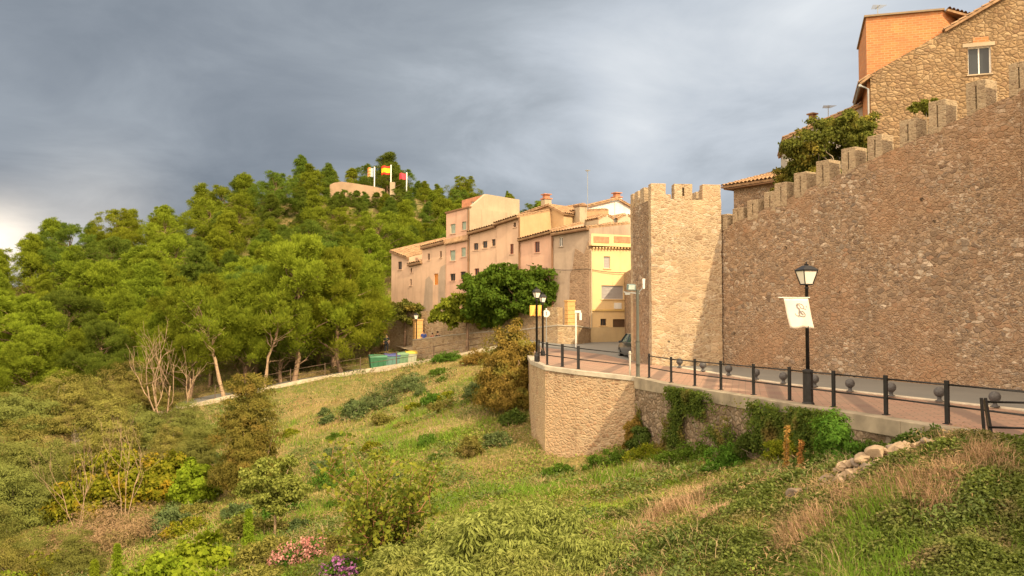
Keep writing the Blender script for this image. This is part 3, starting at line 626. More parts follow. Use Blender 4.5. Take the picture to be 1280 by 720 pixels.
# banner
def banner(label, loc, rz, w, h, mat, slant=0., emblem=False, bar=True):
    r = thing('banner', label, 'banner', loc, rz); n, m = 10, 12
    g = np.zeros((n + 1, m + 1, 3))
    for i in range(n + 1):
        for j in range(m + 1):
            u, v = i / n, j / m; g[i, j] = (-w + w * u + slant * v, .05 * math.sin(u * 6 + v * 3) * (.3 + v), -.03 - h * v - .02 * math.sin(u * 9) * v)
    cl = finish('cloth', grid_mesh('cloth', g), mat, r, True); so_ = cl.modifiers.new('s', 'SOLIDIFY'); so_.thickness = .006
    if bar: M = MB(); M.tube([(-w - .16, 0, 0), (.06, 0, 0)], .014, 8); M.build('crossbar', white_m, r)
    if emblem:
        em = MB(); fx = lambda u, v: Vector((-w + w * u + slant * v, .05 * math.sin(u * 6 + v * 3) * (.3 + v) - .012, -.03 - h * v - .02 * math.sin(u * 9) * v))
        def stroke(pts, wd):
            P = [fx(*p_) for p_ in pts]
            for a_, b_ in zip(P[:-1], P[1:]):
                dd = (b_ - a_).normalized(); nn_ = Vector((-dd.z, 0, dd.x)) * wd / 2; ex = dd * wd * .35; em.add([a_ - nn_ - ex, b_ - nn_ + ex, b_ + nn_ + ex, a_ + nn_ - ex], [(0, 1, 2, 3)])
        stroke([(.50, .19), (.46, .24), (.47, .32), (.52, .37), (.50, .45), (.47, .52)], .045)
        stroke([(.50, .19), (.60, .18), (.69, .22), (.73, .30), (.70, .35), (.80, .36)], .022)
        stroke([(.47, .24), (.55, .22), (.60, .34), (.68, .35)], .020); stroke([(.84, .25), (.85, .29)], .02)
        stroke([(.47, .50), (.46, .58), (.50, .62), (.62, .63), (.70, .60), (.72, .54), (.66, .46), (.60, .44)], .030)
        stroke([(.53, .45), (.56, .52), (.62, .56)], .05); stroke([(.46, .58), (.38, .60), (.34, .56), (.33, .51)], .018); stroke([(.40, .62), (.44, .64)], .02)
        em.build('emblem', plain('grey_print', (.20, .18, .18), .9, var=.3, scale=30), r)
    return r
cloth = plain('white_cloth', (.70, .62, .56), .9, var=.05)
banner('white cloth banner with a grey beast emblem hanging from the lantern post', (lp.x + .0, lp.y - .10, 3.27), R(6), .76, .88, cloth, .20, True)
# pair of lanterns at the bastion corner
la = at(671, 455, 42.0); lb_ = at(678.5, 440, 47.5)
lamp('black lantern post on the bastion corner, left of a pair', (la.x, la.y, zrf(la.x, la.y) + .08), 4.2 - zrf(la.x, la.y) - .1, False, R(20), .66)
lamp('black lantern post behind the bastion corner, right of a pair', (lb_.x, lb_.y, zrf(lb_.x, lb_.y)), 4.1 - zrf(lb_.x, lb_.y), False, R(20), .66)
ocl = plain('orange_cloth', (.80, .42, .10), .8, var=.05)
banner('yellow orange banner on the left lantern post of the pair', (la.x - .06, la.y, zat(381, 42)), 0, .27, .5, ocl, bar=False)
banner('yellow orange banner between the pair of lantern posts', (lb_.x - .06, lb_.y, zat(381, 47.5)), 0, .26, .58, ocl, bar=False)
# signs
def sign_round(loc, zc):
    r = thing('round_sign', 'round white traffic sign on a thin pole beside the pair of lanterns', 'traffic sign', loc)
    M = MB(); M.tube([(0, 0, -.2), (0, 0, zc + .25)], .03, 8); M.build('pole', grey_m, r)
    M = MB(); q = [(.20 * math.cos(a), .20 * math.sin(a)) for a in np.linspace(0, 2 * math.pi, 25)[:-1]]
    M.add([(x, -.06, zc + y) for x, y in q] + [(x, -.035, zc + y) for x, y in q], [tuple(range(24)), tuple(range(47, 23, -1))] + [(i, 24 + i, 24 + (i + 1) % 24, (i + 1) % 24) for i in range(24)]); dsk = M.build('disc', white_m, r)
    M = MB(); M.box((0, -.066, zc), (.03, .004, .20)); M.box((-.02, -.066, zc + .07), (.03, .004, .03)); M.build('mark', black, dsk)
    q = [(.045 * math.cos(a), .045 * math.sin(a)) for a in np.linspace(0, 2 * math.pi, 13)[:-1]]
    M = MB(); M.add([(x, -.05, zc + .25 + y) for x, y in q] + [(x, -.03, zc + .25 + y) for x, y in q], [tuple(range(12)), tuple(range(23, 11, -1))] + [(i, 12 + i, 12 + (i + 1) % 12, (i + 1) % 12) for i in range(12)]); M.build('cap', white_m, r)
p = at(683, 450, 48.5); sign_round((p.x, p.y, zrf(p.x, p.y)), zat(392, 48.5) - zrf(p.x, p.y))
p = at(720, 434, 61); r = thing('direction_sign', 'slim white signpost with two narrow panels by the stone pillar', 'sign', (p.x, p.y, zrf(p.x, p.y)))
M = MB(); M.tube([(0, 0, -.1), (0, 0, zat(388, 61) - r.location.z)], .05, 8); M.build('pole', white_m, r)
for dx, z0, z1 in ((.03, 388, 391), (.22, 391, 400)):
    M = MB(); a = zat(z1, 61) - r.location.z; b = zat(z0, 61) - r.location.z; M.box((dx + .1, -.07, (a + b) / 2), (.42 if dx < .1 else .16, .03, b - a)); M.build('panel', white_m, r)
# grey utility pole with floodlight by the fence start
p = at(797.5, 474, 38.9); r = thing('utility_pole', 'grey utility pole with a floodlight standing beside the tower corner', 'pole', (p.x, p.y, zrf(p.x, p.y)))
zt_ = zat(362, 38.9) - r.location.z
M = MB(); M.tube([(0, 0, -.1), (0, 0, 1.6)], .095, 12); M.tube([(0, 0, 1.6), (0, 0, zt_)], .07, 12); M.tube([(0, 0, 1.57), (0, 0, 1.62)], .11, 12); M.tube([(0, 0, .55), (0, 0, .6)], .11, 12); M.build('pole', plain('grey_green_paint', (.10, .105, .09), .6), r, smooth=False)
M = MB(); M.beam((-.62, 0, zt_ - .1), (.1, 0, zt_ - .18), .05, .05); M.beam((0, 0, zt_ - .2), (.3, .3, zt_ + .12), .03, .03); M.box((-.45, 0, zt_ - .18), (.22, .1, .1)); M.build('bracket', grey_m, r)
M = MB(); M.box((-.28, -.02, zt_ + .10), (.36, .26, .26), R(15), R(12)); fl = M.build('floodlight', plain('floodlight_case', (.16, .22, .22), .5), r, bevel=.03)
M = MB(); M.box((-.28, -.17, zt_ + .09), (.28, .02, .19), R(15), R(12)); M.build('lens', plain('floodlight_glass', (.45, .52, .5), .2), fl)
M = MB(); M.tube([(.32, .3, zt_ + .05), (.32, .3, zt_ + .5)], [.05, .07], 10); M.build('small_lamp', white_m, r)
# ------------------------------------------------------------------ car
def car(label, loc, rz, paint):
    r = thing('parked_car', label, 'car', loc, rz)       # +y is forward, rear faces -y
    M = MB(); S = [(-2.2, .42, .80, .78), (-2.15, .26, .95, .87), (-1.6, .22, .98, .90), (0, .20, .96, .91), (1.3, .22, .90, .89), (1.95, .26, .78, .84), (2.15, .36, .66, .74)]
    ring = []
    for y, z0, z1, w in S: ring.append([(-w * .93, y, z0), (w * .93, y, z0), (w, y, (z0 + z1) * .5), (w * .95, y, z1), (-w * .95, y, z1), (-w, y, (z0 + z1) * .5)])
    vs = [v for q in ring for v in q]; fs = [(i * 6 + (j + 1) % 6, i * 6 + j, (i + 1) * 6 + j, (i + 1) * 6 + (j + 1) % 6) for i in range(len(S) - 1) for j in range(6)] + [tuple(range(6)), tuple(range(len(vs) - 1, len(vs) - 7, -1))]
    M.add(vs, fs); b = M.build('body', paint, r, True, .05)
    gl = plain('dark_car_glass', (.02, .05, .055), .08)
    M = MB(); M.hexa([(-.84, -2.0, .95), (.84, -2.0, .95), (.84, 1.1, .92), (-.84, 1.1, .92)], [(-.64, -1.55, 1.46), (.64, -1.55, 1.46), (.64, .35, 1.46), (-.64, .35, 1.46)]); M.build('cabin_glass', gl, r, bevel=.05)
    M = MB(); M.hexa([(-.67, -1.72, 1.43), (.67, -1.72, 1.43), (.66, .4, 1.44), (-.66, .4, 1.44)], [(-.60, -1.5, 1.50), (.60, -1.5, 1.50), (.60, .3, 1.50), (-.60, .3, 1.50)])
    for sx_ in (-1, 1):
        for y0, y1 in ((-2.0, -1.55), (-.5, -.5), (1.1, .35)): M.beam((.85 * sx_, y0, .95), (.655 * sx_, y1, 1.46), .08, .06)
    M.build('roof', paint, r, bevel=.03)
    for sx_ in (-1, 1):
        M = MB(); M.box((.72 * sx_, -2.17, .82), (.26, .10, .17), 0, 0, 0); M.build('tail_light', plain('red_lamp', (.35, .02, .015), .25), r, bevel=.03)
        M = MB(); M.box((1.0 * sx_, .55, .98), (.18, .12, .13)); M.build('mirror', paint, r, bevel=.03)
        for y in (-1.35, 1.35):
            w = MB(); c = Vector((.78 * sx_, y, .32)); w.tube([c - Vector((.11, 0, 0)), c + Vector((.11, 0, 0))], .32, 20); wo = w.build('wheel', plain('tyre', (.02, .02, .02), .9), r)
            w = MB(); w.tube([c + Vector((.10 * sx_, 0, 0)), c + Vector((.125 * sx_, 0, 0))], .19, 12); w.build('rim', grey_m, wo)
    M = MB(); M.box((0, -2.2, .42), (1.62, .10, .22)); M.build('bumper', plain('dark_plastic', (.03, .03, .03), .7), r, bevel=.03)
    M = MB(); M.box((0, -2.235, .66), (.52, .02, .11)); M.build('number_plate', white_m, r)
    return r
pnt, t = newmat('dark_car_paint'); t.out(t.n('ShaderNodeBsdfPrincipled', {'Base Color': (.022, .027, .036, 1), 'Roughness': .3, 'Coat Weight': .5}).outputs[0])
car('dark grey hatchback seen from behind, parked beside the tower corner', (at(799, 440, 52.0).x, 52.2, zrf(7.2, 50)), R(5), pnt)
# ------------------------------------------------------------------ houses
def plaster(n, c, v=.16):
    m, t = newmat(n); a = t.noise(t.obj(), .5, 5, .6).outputs[0]; b = t.noise(t.obj((1.6, 1.6, .16)), 1.2, 5, .65).outputs[0]; d = t.noise(t.obj(), 5, 4, .6).outputs[0]
    k = t.mix(t.ramp(a, [(.3, 0.), (.7, 1.)]), tuple(x * (1 - v) for x in c), tuple(min(1, x * (1 + v * .7)) for x in c)); k = t.mix(t.ramp(b, [(.52, 0.), (.75, .55)]), k, tuple(x * .55 for x in c)); k = t.mix(t.ramp(d, [(.55, 0.), (.8, .35)]), k, (.45, .38, .30))
    t.out(t.bsdf(k, .9, d, .25, .02, spec=.2)); return m
P_PINK = plaster('pink_plaster', (.54, .37, .265)); P_PINK2 = plaster('rose_plaster', (.55, .345, .255)); P_GREY = plaster('grey_cement', (.37, .285, .22), .25)
P_OCH = plaster('ochre_plaster', (.48, .33, .185)); P_BEIGE = plaster('beige_plaster', (.40, .32, .225)); P_YEL = plaster('yellow_plaster', (.68, .49, .26), .08); P_WHITE = plaster('white_plaster', (.72, .66, .62), .06)
P_BRK = plain('brick_red', (.42, .19, .11), .9, var=.2, scale=4); P_ROUGH = rubble('rough_side_wall', [(.36, .24, .16), (.42, .29, .19), (.30, .19, .12)], (.36, .25, .17), .35, 1.4, .08, .5, dark=.25)
TILE, t = newmat('clay_tile'); n = t.noise(t.obj(), 2.5, 5, .7).outputs[0]; n2 = t.noise(t.obj(), .4, 3).outputs[0]
c = t.ramp(n, [(.3, (.14, .085, .05)), (.5, (.33, .19, .10)), (.7, (.46, .30, .17))]); t.out(t.bsdf(t.mix(t.math('MULTIPLY', n2, .5), c, (.22, .17, .11)), .9))
EAVE = plain('eave_brown', (.20, .11, .06), .85)
REDW = plain('red_brown_wood', (.28, .08, .04), .7); DARKG = plain('window_glass', (.035, .04, .045), .12, var=.05); GRNSH = plain('grey_green_shutter', (.30, .36, .30), .7)
GREYSH = plain('grey_shutter', (.36, .34, .34), .7, var=.05); ORW = plain('orange_wood', (.55, .22, .05), .6); DKW = plain('dark_wood', (.12, .07, .04), .7)
def tiles(M, p00, p10, p11, p01, wl=.28):
    """half-round tiled slope: p00-p10 eave, p01-p11 ridge"""
    p00, p10, p11, p01 = map(Vector, (p00, p10, p11, p01)); W = (p10 - p00).length; L = max((p01 - p00).length, .2); nu = max(4, int(W / wl) * 4); nv = max(1, int(L / .4))
    nrm = (p10 - p00).cross(p01 - p00).normalized(); nrm = nrm if nrm.z > 0 else -nrm; base = len(M.v); vs = []
    for j in range(nv):
        for e in (0, 1):
            v = (j + e) / nv
            for i in range(nu + 1):
                u = i / nu; p = p00.lerp(p10, u).lerp(p01.lerp(p11, u), v); ph = (i % 4); hgt = (0, .07, .10, .07)[ph] + (.04 if e == 0 else 0.)
                vs.append(p + nrm * (hgt + .03))
    fs = []
    for j in range(nv):
        for i in range(nu):
            a = (2 * j) * (nu + 1) + i; fs.append((a, a + 1, a + nu + 2, a + nu + 1))
        if j < nv - 1:
            for i in range(nu): a = (2 * j + 1) * (nu + 1) + i; fs.append((a, a + 1, a + nu + 2, a + nu + 1))
    M.add(vs, fs)
    dn = nrm * -.10; a = [p00 + dn, p10 + dn, p11 + dn, p01 + dn]; b = [p00 + nrm * .02, p10 + nrm * .02, p11 + nrm * .02, p01 + nrm * .02]
    if (p10 - p00).cross(p01 - p00).z < 0: a = a[::-1]; b = b[::-1]
    M.hexa(a, b)
def window(root, o, u, q, w, h, z, mat_pane, mat_fr, mull=True, sill=None, rec=.14, name='window', louvre=False):
    """o: lower-left corner of the opening on the facade (xy), u along facade, q inward"""
    M = MB(root.location); f = .05; P = lambda a, d, zz: (*(o + u * a + q * d), z + zz)
    def bx(a0, a1, z0, z1, d0, d1, mb): mb.hexa([P(a0, d0, z0), P(a1, d0, z0), P(a1, d1, z0), P(a0, d1, z0)], [P(a0, d0, z1), P(a1, d0, z1), P(a1, d1, z1), P(a0, d1, z1)])
    bx(0, f, 0, h, rec - .05, rec, M); bx(w - f, w, 0, h, rec - .05, rec, M); bx(f, w - f, 0, f, rec - .05, rec, M); bx(f, w - f, h - f, h, rec - .05, rec, M)
    if mull: bx(w / 2 - .03, w / 2 + .03, f, h - f, rec - .045, rec, M)
    fo = M.build(name, mat_fr, root); g = MB(root.location); bx(f, w - f, f, h - f, rec - .02, rec + .02, g)
    if louvre:
        k = int(h / .12)
        for i in range(k): bx(f, w - f, f + (h - 2 * f) * i / k, f + (h - 2 * f) * (i + .6) / k, rec - .04, rec - .02, g)
    g.build('pane' if not louvre else 'shutter', mat_pane, fo)
    if sill: g = MB(root.location); bx(-.08, w + .08, -.07, -.002, -.07, rec - .055, g); g.build('sill', sill, fo)
def wall_holes(root, a, b, z0, za, zb, wins, mat, thick=.25, name='wall'):
    """a,b xy facade ends (q = inward normal to the left of a->b ... passed by sign), wins [(u0,u1,z0,z1)]"""
    L = (b - a).length; u = (b - a) / L; q = Vector((-u.y, u.x)); M = MB(root.location); zmin = min(za, zb)
    us = sorted(set([0, L] + [x for w in wins for x in w[:2]])); zs = sorted(set([z0, zmin] + [x for w in wins for x in w[2:]]))
    us2 = []
    P = lambda s, z, d=0.: (*(a + u * s + q * d), z)
    hole = lambda s, z: any(w[0] < s < w[1] and w[2] < z < w[3] for w in wins)
    for i in range(len(us) - 1):
        for j in range(len(zs) - 1):
            if hole((us[i] + us[i + 1]) / 2, (zs[j] + zs[j + 1]) / 2): continue
            M.add([P(us[i], zs[j]), P(us[i + 1], zs[j]), P(us[i + 1], zs[j + 1]), P(us[i], zs[j + 1])], [(0, 1, 2, 3)])
    if abs(za - zb) > .001: M.add([P(0, zmin), P(L, zmin), P(L, zb), P(0, za)], [(0, 1, 2, 3)])
    for w in wins:
        c = [P(w[0], w[2]), P(w[1], w[2]), P(w[1], w[3]), P(w[0], w[3])]; d = [P(w[0], w[2], thick), P(w[1], w[2], thick), P(w[1], w[3], thick), P(w[0], w[3], thick)]
        M.add(c + d, [(0, 1, 5, 4), (1, 2, 6, 5), (2, 3, 7, 6), (3, 0, 4, 7), (4, 5, 6, 7)])
    return M
def on_line(px, line):
    rr = (px - 640) / F; p, e = line; dd = e - p; s = (rr * p.y - p.x) / (dd.x - rr * dd.y); return p + dd * s
WK = {'red': (DARKG, REDW, True), 'dark': (DARKG, DKW, True), 'green': (GRNSH, GRNSH, False), 'grey': (GREYSH, GREYSH, False), 'white': (DARKG, white_m, True), 'orange': (ORW, ORW, False), 'garage': (DKW, DKW, False)}
def house(label, name, x0, x1, y0, y1, line, depth, mat, wins, zb, roof=None, cat='house', back=0., rise=1.4, over=.4, sidemat=None, dv=None):
    a, b = on_line(x0, line), on_line(x1, line); L = (b - a).length; u = (b - a) / L; q = Vector((-u.y, u.x))
    if back: a = a + q * back; b = b + q * back
    if back:     # stay on the sight lines after being set back
        l2 = (a, b); a, b = on_line(x0, l2), on_line(x1, l2); L = (b - a).length
    za, zb_ = zat(y0, a.y), zat(y1, b.y); root = thing(name, label, cat, (a.x, a.y, zb)); W = []; specs = []
    for (wx0, wx1, wy0, wy1, k) in wins:
        p, r_ = on_line(wx0, (a, b)), on_line(wx1, (a, b)); s0, s1 = (p - a).length, (r_ - a).length; m = (p.y + r_.y) / 2; zlo, zhi = zat(wy1, m), zat(wy0, m)
        zhi = min(zhi, min(za, zb_) - .12); W.append((s0, s1, zlo, zhi)); specs.append(k)
    M = wall_holes(root, a, b, zb, za, zb_, W, mat); q0 = q; c1, c0 = (b + (dv or q) * depth, a + (dv or q) * depth)
    M.build('front_wall', mat, root)
    S = MB(root.location); rb = rise if roof == 'shed' else 0.
    for p, p2, zp, zp2 in ((b, c1, zb_, zb_ + rb), (c1, c0, zb_ + rb, za + rb), (c0, a, za + rb, za)): S.add([(*p, zb), (*p2, zb), (*p2, zp2), (*p, zp)], [(0, 1, 2, 3)])
    if roof == 'flat' or not roof: S.add([(*a, za), (*b, zb_), (*c1, zb_), (*c0, za)], [(0, 1, 2, 3)])
    S.build('side_walls', sidemat or mat, root)
    for w, k in zip(W, specs):
        mp, mf, mu = WK[k]; window(root, a + u * w[0], u, q, w[1] - w[0], w[3] - w[2], w[2], mp, mf, mu, None if k in ('garage', 'orange') else mat, louvre=k in ('green', 'grey', 'garage'), name='door' if k in ('orange', 'garage') else 'window')
    T = MB(root.location)
    if roof == 'shed':
        e = over; T2 = (*(a - q * e), za - .0); tiles(T, (*(a - q * e), za - e * rb / depth), (*(b - q * e), zb_ - e * rb / depth), (*c1, zb_ + rb), (*c0, za + rb)); rf = T.build('roof', TILE, root)
        E = MB(root.location); E.hexa([(*(a - q * e * .9), za - .24), (*(b - q * e * .9), zb_ - .24), (*(b - q * .002), zb_ - .24), (*(a - q * .002), za - .24)], [(*(a - q * e * .9), za - .13), (*(b - q * e * .9), zb_ - .13), (*(b - q * .002), zb_ - .13), (*(a - q * .002), za - .13)]); E.build('eave', EAVE, rf)
    elif roof == 'flat':
        for p, p2, zp, zp2 in ((a, b, za, zb_), (b, c1, zb_, zb_)): T.hexa([(*(p - q * .12 - u * .05), zp + .004), (*(p2 - q * .12 + u * .08), zp2 + .004), (*(p2 + q * .2 + u * .08), zp2 + .004), (*(p + q * .2 - u * .05), zp + .004)], [(*(p - q * .12 - u * .05), zp + .13), (*(p2 - q * .12 + u * .08), zp2 + .13), (*(p2 + q * .2 + u * .08), zp2 + .13), (*(p + q * .2 - u * .05), zp + .13)]) if p is a else None
        T.build('parapet_cap', EAVE, root)
    root['_x'] = 0; del root['_x']
    return root, a, b, u, q, za, zb_
FL = (Vector(at(489, 380, 86).to_2d()), Vector(at(737, 400, 69.3).to_2d()))
H1 = house('low pink house with a sloping tiled roof at the far left end of the row', 'terraced_house', 489, 511, 313, 321.5, FL, 7, P_PINK, [(497.5, 502, 327, 337, 'dark')], 2.6, 'shed', rise=1.7, over=.3)
house('small pink lean-to house between the two leftmost tall facades', 'terraced_house', 511, 527.5, 330, 326.5, FL, 6, P_PINK, [(501 + 12, 514.8, 335, 341, 'dark'), (501.5 + 11, 514.4, 349, 357, 'dark')], 2.6, 'shed', rise=1.3, over=.3)
H2 = house('narrow pink house with an orange door and a grey cement patch', 'terraced_house', 527.5, 557, 309, 301.5, FL, 8, P_PINK, [(534.5, 537, 317, 325, 'dark'), (549.7, 552, 314, 322, 'dark'), (542.5, 547.5, 342, 356, 'orange')], 2.4, 'shed', rise=.8, over=.3)
M = MB(H2[0].location); a_, u_, q_ = H2[1], H2[3], H2[4]; LH = (H2[2] - a_).length
M.add([(*(a_ + u_ * s - q_ * .012), z) for s, z in ((.1, 3.0), (LH * .46, 3.0), (LH * .46, 6.4), (LH * .3, 6.9), (.5, 6.6))], [(0, 1, 2, 3, 4)]); M.add([(*(a_ + u_ * s - q_ * .012), z) for s, z in ((LH * .70, 3.0), (LH - .05, 3.0), (LH - .05, 7.9), (LH * .80, 7.7), (LH * .70, 6.9))], [(0, 1, 2, 3, 4)])
M.build('cement_patch', P_GREY, H2[0])
H3 = house('tall rose house with grey green shutters and a beige side wall', 'terraced_house', 557.5, 586.5, 267, 259.5, FL, 8.5, P_PINK2, [(562.8, 569, 280, 292, 'green'), (577.2, 582.5, 277, 287.5, 'green'), (562.5, 569, 313, 326, 'green'), (576.5, 582, 309.5, 321, 'green'), (562.5, 569, 342, 351, 'dark'), (575.5, 582, 339.5, 349, 'dark')], 2.6, 'flat', sidemat=P_BEIGE)
M = MB(H3[0].location); a_, b_, u_, q_ = H3[1], H3[2], H3[3], H3[4]; zz = [zat(305, a_.y), zat(299, b_.y)]
M.hexa([(*(a_ - q_ * .25), zz[0] - .1), (*(b_ - q_ * .25), zz[1] - .1), (*(b_ - q_ * .003), zz[1] + .0), (*(a_ - q_ * .003), zz[0])], [(*(a_ - q_ * .27), zz[0]), (*(b_ - q_ * .27), zz[1]), (*(b_ - q_ * .003), zz[1] + .45), (*(a_ - q_ * .003), zz[0] + .45)]); M.build('tiled_ledge', TILE, H3[0])
# rooftop block of H3
ra, rb_ = on_line(577, (a_ + q_ * 2.4, b_ + q_ * 2.4)), on_line(607, (a_ + q_ * 2.4, b_ + q_ * 2.4))
zt0, zt1 = zat(250.5, ra.y), zat(242.5, rb_.y); R3 = H3[0]
M = wall_holes(R3, ra, rb_, H3[5] - .6, zt0, zt1, [((rb_ - ra).length * .40, (rb_ - ra).length * .56, zt0 - 1.0, zt0 - .25)], P_BRK); M.build('rooftop_wall', P_BRK, R3)
window(R3, ra + u_ * ((rb_ - ra).length * .40), u_, q_, (rb_ - ra).length * .16, .75, zt0 - 1.0, DARKG, white_m, False)
M = MB(R3.location); e1, e0 = rb_ + q_ * 4.6, ra + q_ * 4.6; zbt = 8.0
M.add([(*rb_, zbt), (*e1, zbt), (*e1, zt1 - .05), (*rb_, zt1)], [(0, 1, 2, 3)]); M.add([(*e1, zbt), (*e0, zbt), (*e0, zt0), (*e1, zt1 - .05)], [(0, 1, 2, 3)]); M.add([(*e0, zbt), (*ra, zbt), (*ra, zt0), (*e0, zt0)], [(0, 1, 2, 3)])
M.add([(*ra, zt0 - .3), (*rb_, zt1 - .3), (*e1, zt1 - .3), (*e0, zt0 - .3)], [(0, 1, 2, 3)])
e2, e3 = on_line(607.5, (b_ + q_ * 2.45, b_ + q_ * 2.45 + u_)), None
M.build('rooftop_block', P_BEIGE, R3)
M = MB(R3.location); pz = b_ + u_ * .02   # beige flank between front part and block, in line with the block
M.hexa([(*pz, zbt), (*(rb_ + u_ * 0), zbt), (*(rb_ - u_ * .3), zbt), (*(pz - u_ * .3), zbt)], [(*pz, H3[6] - .02), (*rb_, zt1 - .01), (*(rb_ - u_ * .3), zt1 - .01), (*(pz - u_ * .3), H3[6] - .02)]); M.build('flank_wall', P_BEIGE, R3)
H4 = house('long pink house with three small square windows in a row', 'terraced_house', 587, 620, 290.5, 281.5, FL, 9, P_PINK, [(592, 597.7, 304, 312.5, 'dark'), (603.2, 609, 301.5, 310, 'dark'), (614.7, 620 - .7, 299, 307.5, 'dark'), (593, 598.7, 335.5, 348, 'red'), (611, 617, 332, 344.5, 'red')], 2.4, 'shed', rise=1.6)
H4b = house('taller pink house with a raised tiled roof left of the ochre gable', 'terraced_house', 620.3, 650, 279, 269.5, FL, 9, P_PINK, [(637.5, 641.8, 305, 317.5, 'red'), (641.8, 645, 275.5, 284, 'dark')], 2.2, 'shed', rise=1.9, sidemat=P_OCH)
H5 = house('pink house with one tall red window under a low tiled eave', 'terraced_house', 650.3, 691.5, 299, 288, FL, 4.0, P_PINK2, [(668.5, 674.5, 302, 315.5, 'red')], 2.0, 'shed', rise=1.0)
H6 = house('grey cement house with a rough brown side next to the yellow house', 'terraced_house', 692, 737, 291.5, 284, FL, 5.5, P_GREY, [(699, 703.5, 296.5, 308, 'white')], .6, 'shed', rise=.8)
M = MB(H6[0].location); a_, b_, u_, q_ = H6[1], H6[2], H6[3], H6[4]; L6 = (b_ - a_).length
pp = [(L6 * .42, .6), (L6 - .02, .6), (L6 - .02, H6[6] - 1.0), (L6 * .86, H6[6] - 2.1), (L6 * .62, H6[6] - 1.6), (L6 * .55, H6[6] - 3.2), (L6 * .48, H6[6] - 3.6)]
n_ = len(pp); M.add([(*(a_ + u_ * s - q_ * .05), z) for s, z in pp] + [(*(a_ + u_ * s - q_ * .002), z) for s, z in pp], [tuple(range(n_))] + [(i, n_ + i, n_ + (i + 1) % n_, (i + 1) % n_) for i in range(n_)]); M.build('bare_masonry', P_ROUGH, H6[0])
# ochre gabled house behind H5
def gable(label, name, pts_front, depthv, mat, root_z, ridge_i, over=.25, cat='house', winf=None, mats=None):
    """pts_front: list of world (x,y,z) of the gable top outline left->right; body down to root_z; extruded along depthv"""
    o = pts_front[0]; r = thing(name, label, cat, (o[0], o[1], root_z)); M = MB(r.location); dv = Vector(depthv)
    P = [Vector(p) for p in pts_front]; n = len(P); fr = [Vector((P[0].x, P[0].y, root_z)), Vector((P[-1].x, P[-1].y, root_z))] + P[::-1]; bk = [p + dv for p in fr]; k = len(fr)
    M.add(fr + bk, [tuple(range(k)), tuple(range(2 * k - 1, k - 1, -1))] + [(i, k + i, k + (i + 1) % k, (i + 1) % k) for i in range(k)]); M.build('walls', mat, r)
    for i in range(n - 1):
        if abs(P[i + 1].z - P[i].z) < .05: continue
        T = MB(r.location); p, q_ = (P[i], P[i + 1]) if P[i].z < P[i + 1].z else (P[i + 1], P[i]); e = (p - q_).normalized() * over; f = -dv.normalized() * over
        tiles(T, p + e + f, p + e + dv, q_ + dv, q_ + f); T.build('roof', TILE, r)
    return r
q6 = H5[4]; bl_ = [on_line(x, (H5[1] + q6 * 4.1, H5[2] + q6 * 4.1)) for x in (651.5, 687, 705)]
g1 = gable('ochre plastered gabled house rising behind the low pink roof', 'terraced_house', [(*bl_[0], zat(268.5, bl_[0].y)), (*bl_[1], zat(256, bl_[1].y)), (*bl_[2], zat(266, bl_[2].y))], q6 * 7, P_OCH, 3., 1)  if False else None
g1 = gable('ochre plastered gabled house rising behind the low pink roof', 'terraced_house', [(*bl_[0], zat(268.5, bl_[0].y)), (*bl_[1], zat(256, bl_[1].y)), (*bl_[2], zat(266, bl_[2].y))], (*(q6 * 7), 0), P_OCH, 3., 1)
def chimney(root, x, y, zb, zt_, w, mat, capm):
    M = MB(root.location); M.box((x, y, (zb + zt_) / 2), (w, w, zt_ - zb), .5); c = M.build('chimney', mat, root); M = MB(root.location); M.box((x, y, zt_ + .1), (w * 1.2, w * 1.2, .1), .5); M.box((x, y, zt_ + .3), (w * .7, w * .7, .3), .5); M.box((x, y, zt_ + .5), (w * 1.1, w * 1.1, .08), .5); M.build('cowl', capm, c)
p = on_line(683, (bl_[0] + q6 * 2, bl_[1] + q6 * 2)); chimney(g1, p.x, p.y, 11.5, zat(250, p.y), .7, P_BEIGE, P_BRK)
l7 = (H6[1] + q6 * 5.6, H6[2] + q6 * 5.6)
H7 = house('small terracotta house with an orange window seen above the grey house', 'terraced_house', 696, 722, 270, 263.5, l7, 5, plaster('terracotta_plaster', (.50, .27, .15)), [(711, 716.5, 269.5, 279, 'red')], 4, 'shed', rise=.6)
p = on_line(726, l7); M = MB((p.x, p.y, 7)); r = thing('chimney_stack', 'broad beige chimney stack between the terracotta and white houses', 'chimney', (p.x, p.y, 7)); M = MB(); M.box((0, 0, (zat(259, p.y) - 7) / 2), (.75, .9, zat(259, p.y) - 7), .5); M.build('stack', P_BEIGE, r); M = MB(); M.box((0, 0, zat(258, p.y) - 7), (.9, 1.05, .12), .5); M.build('cap', EAVE, r)
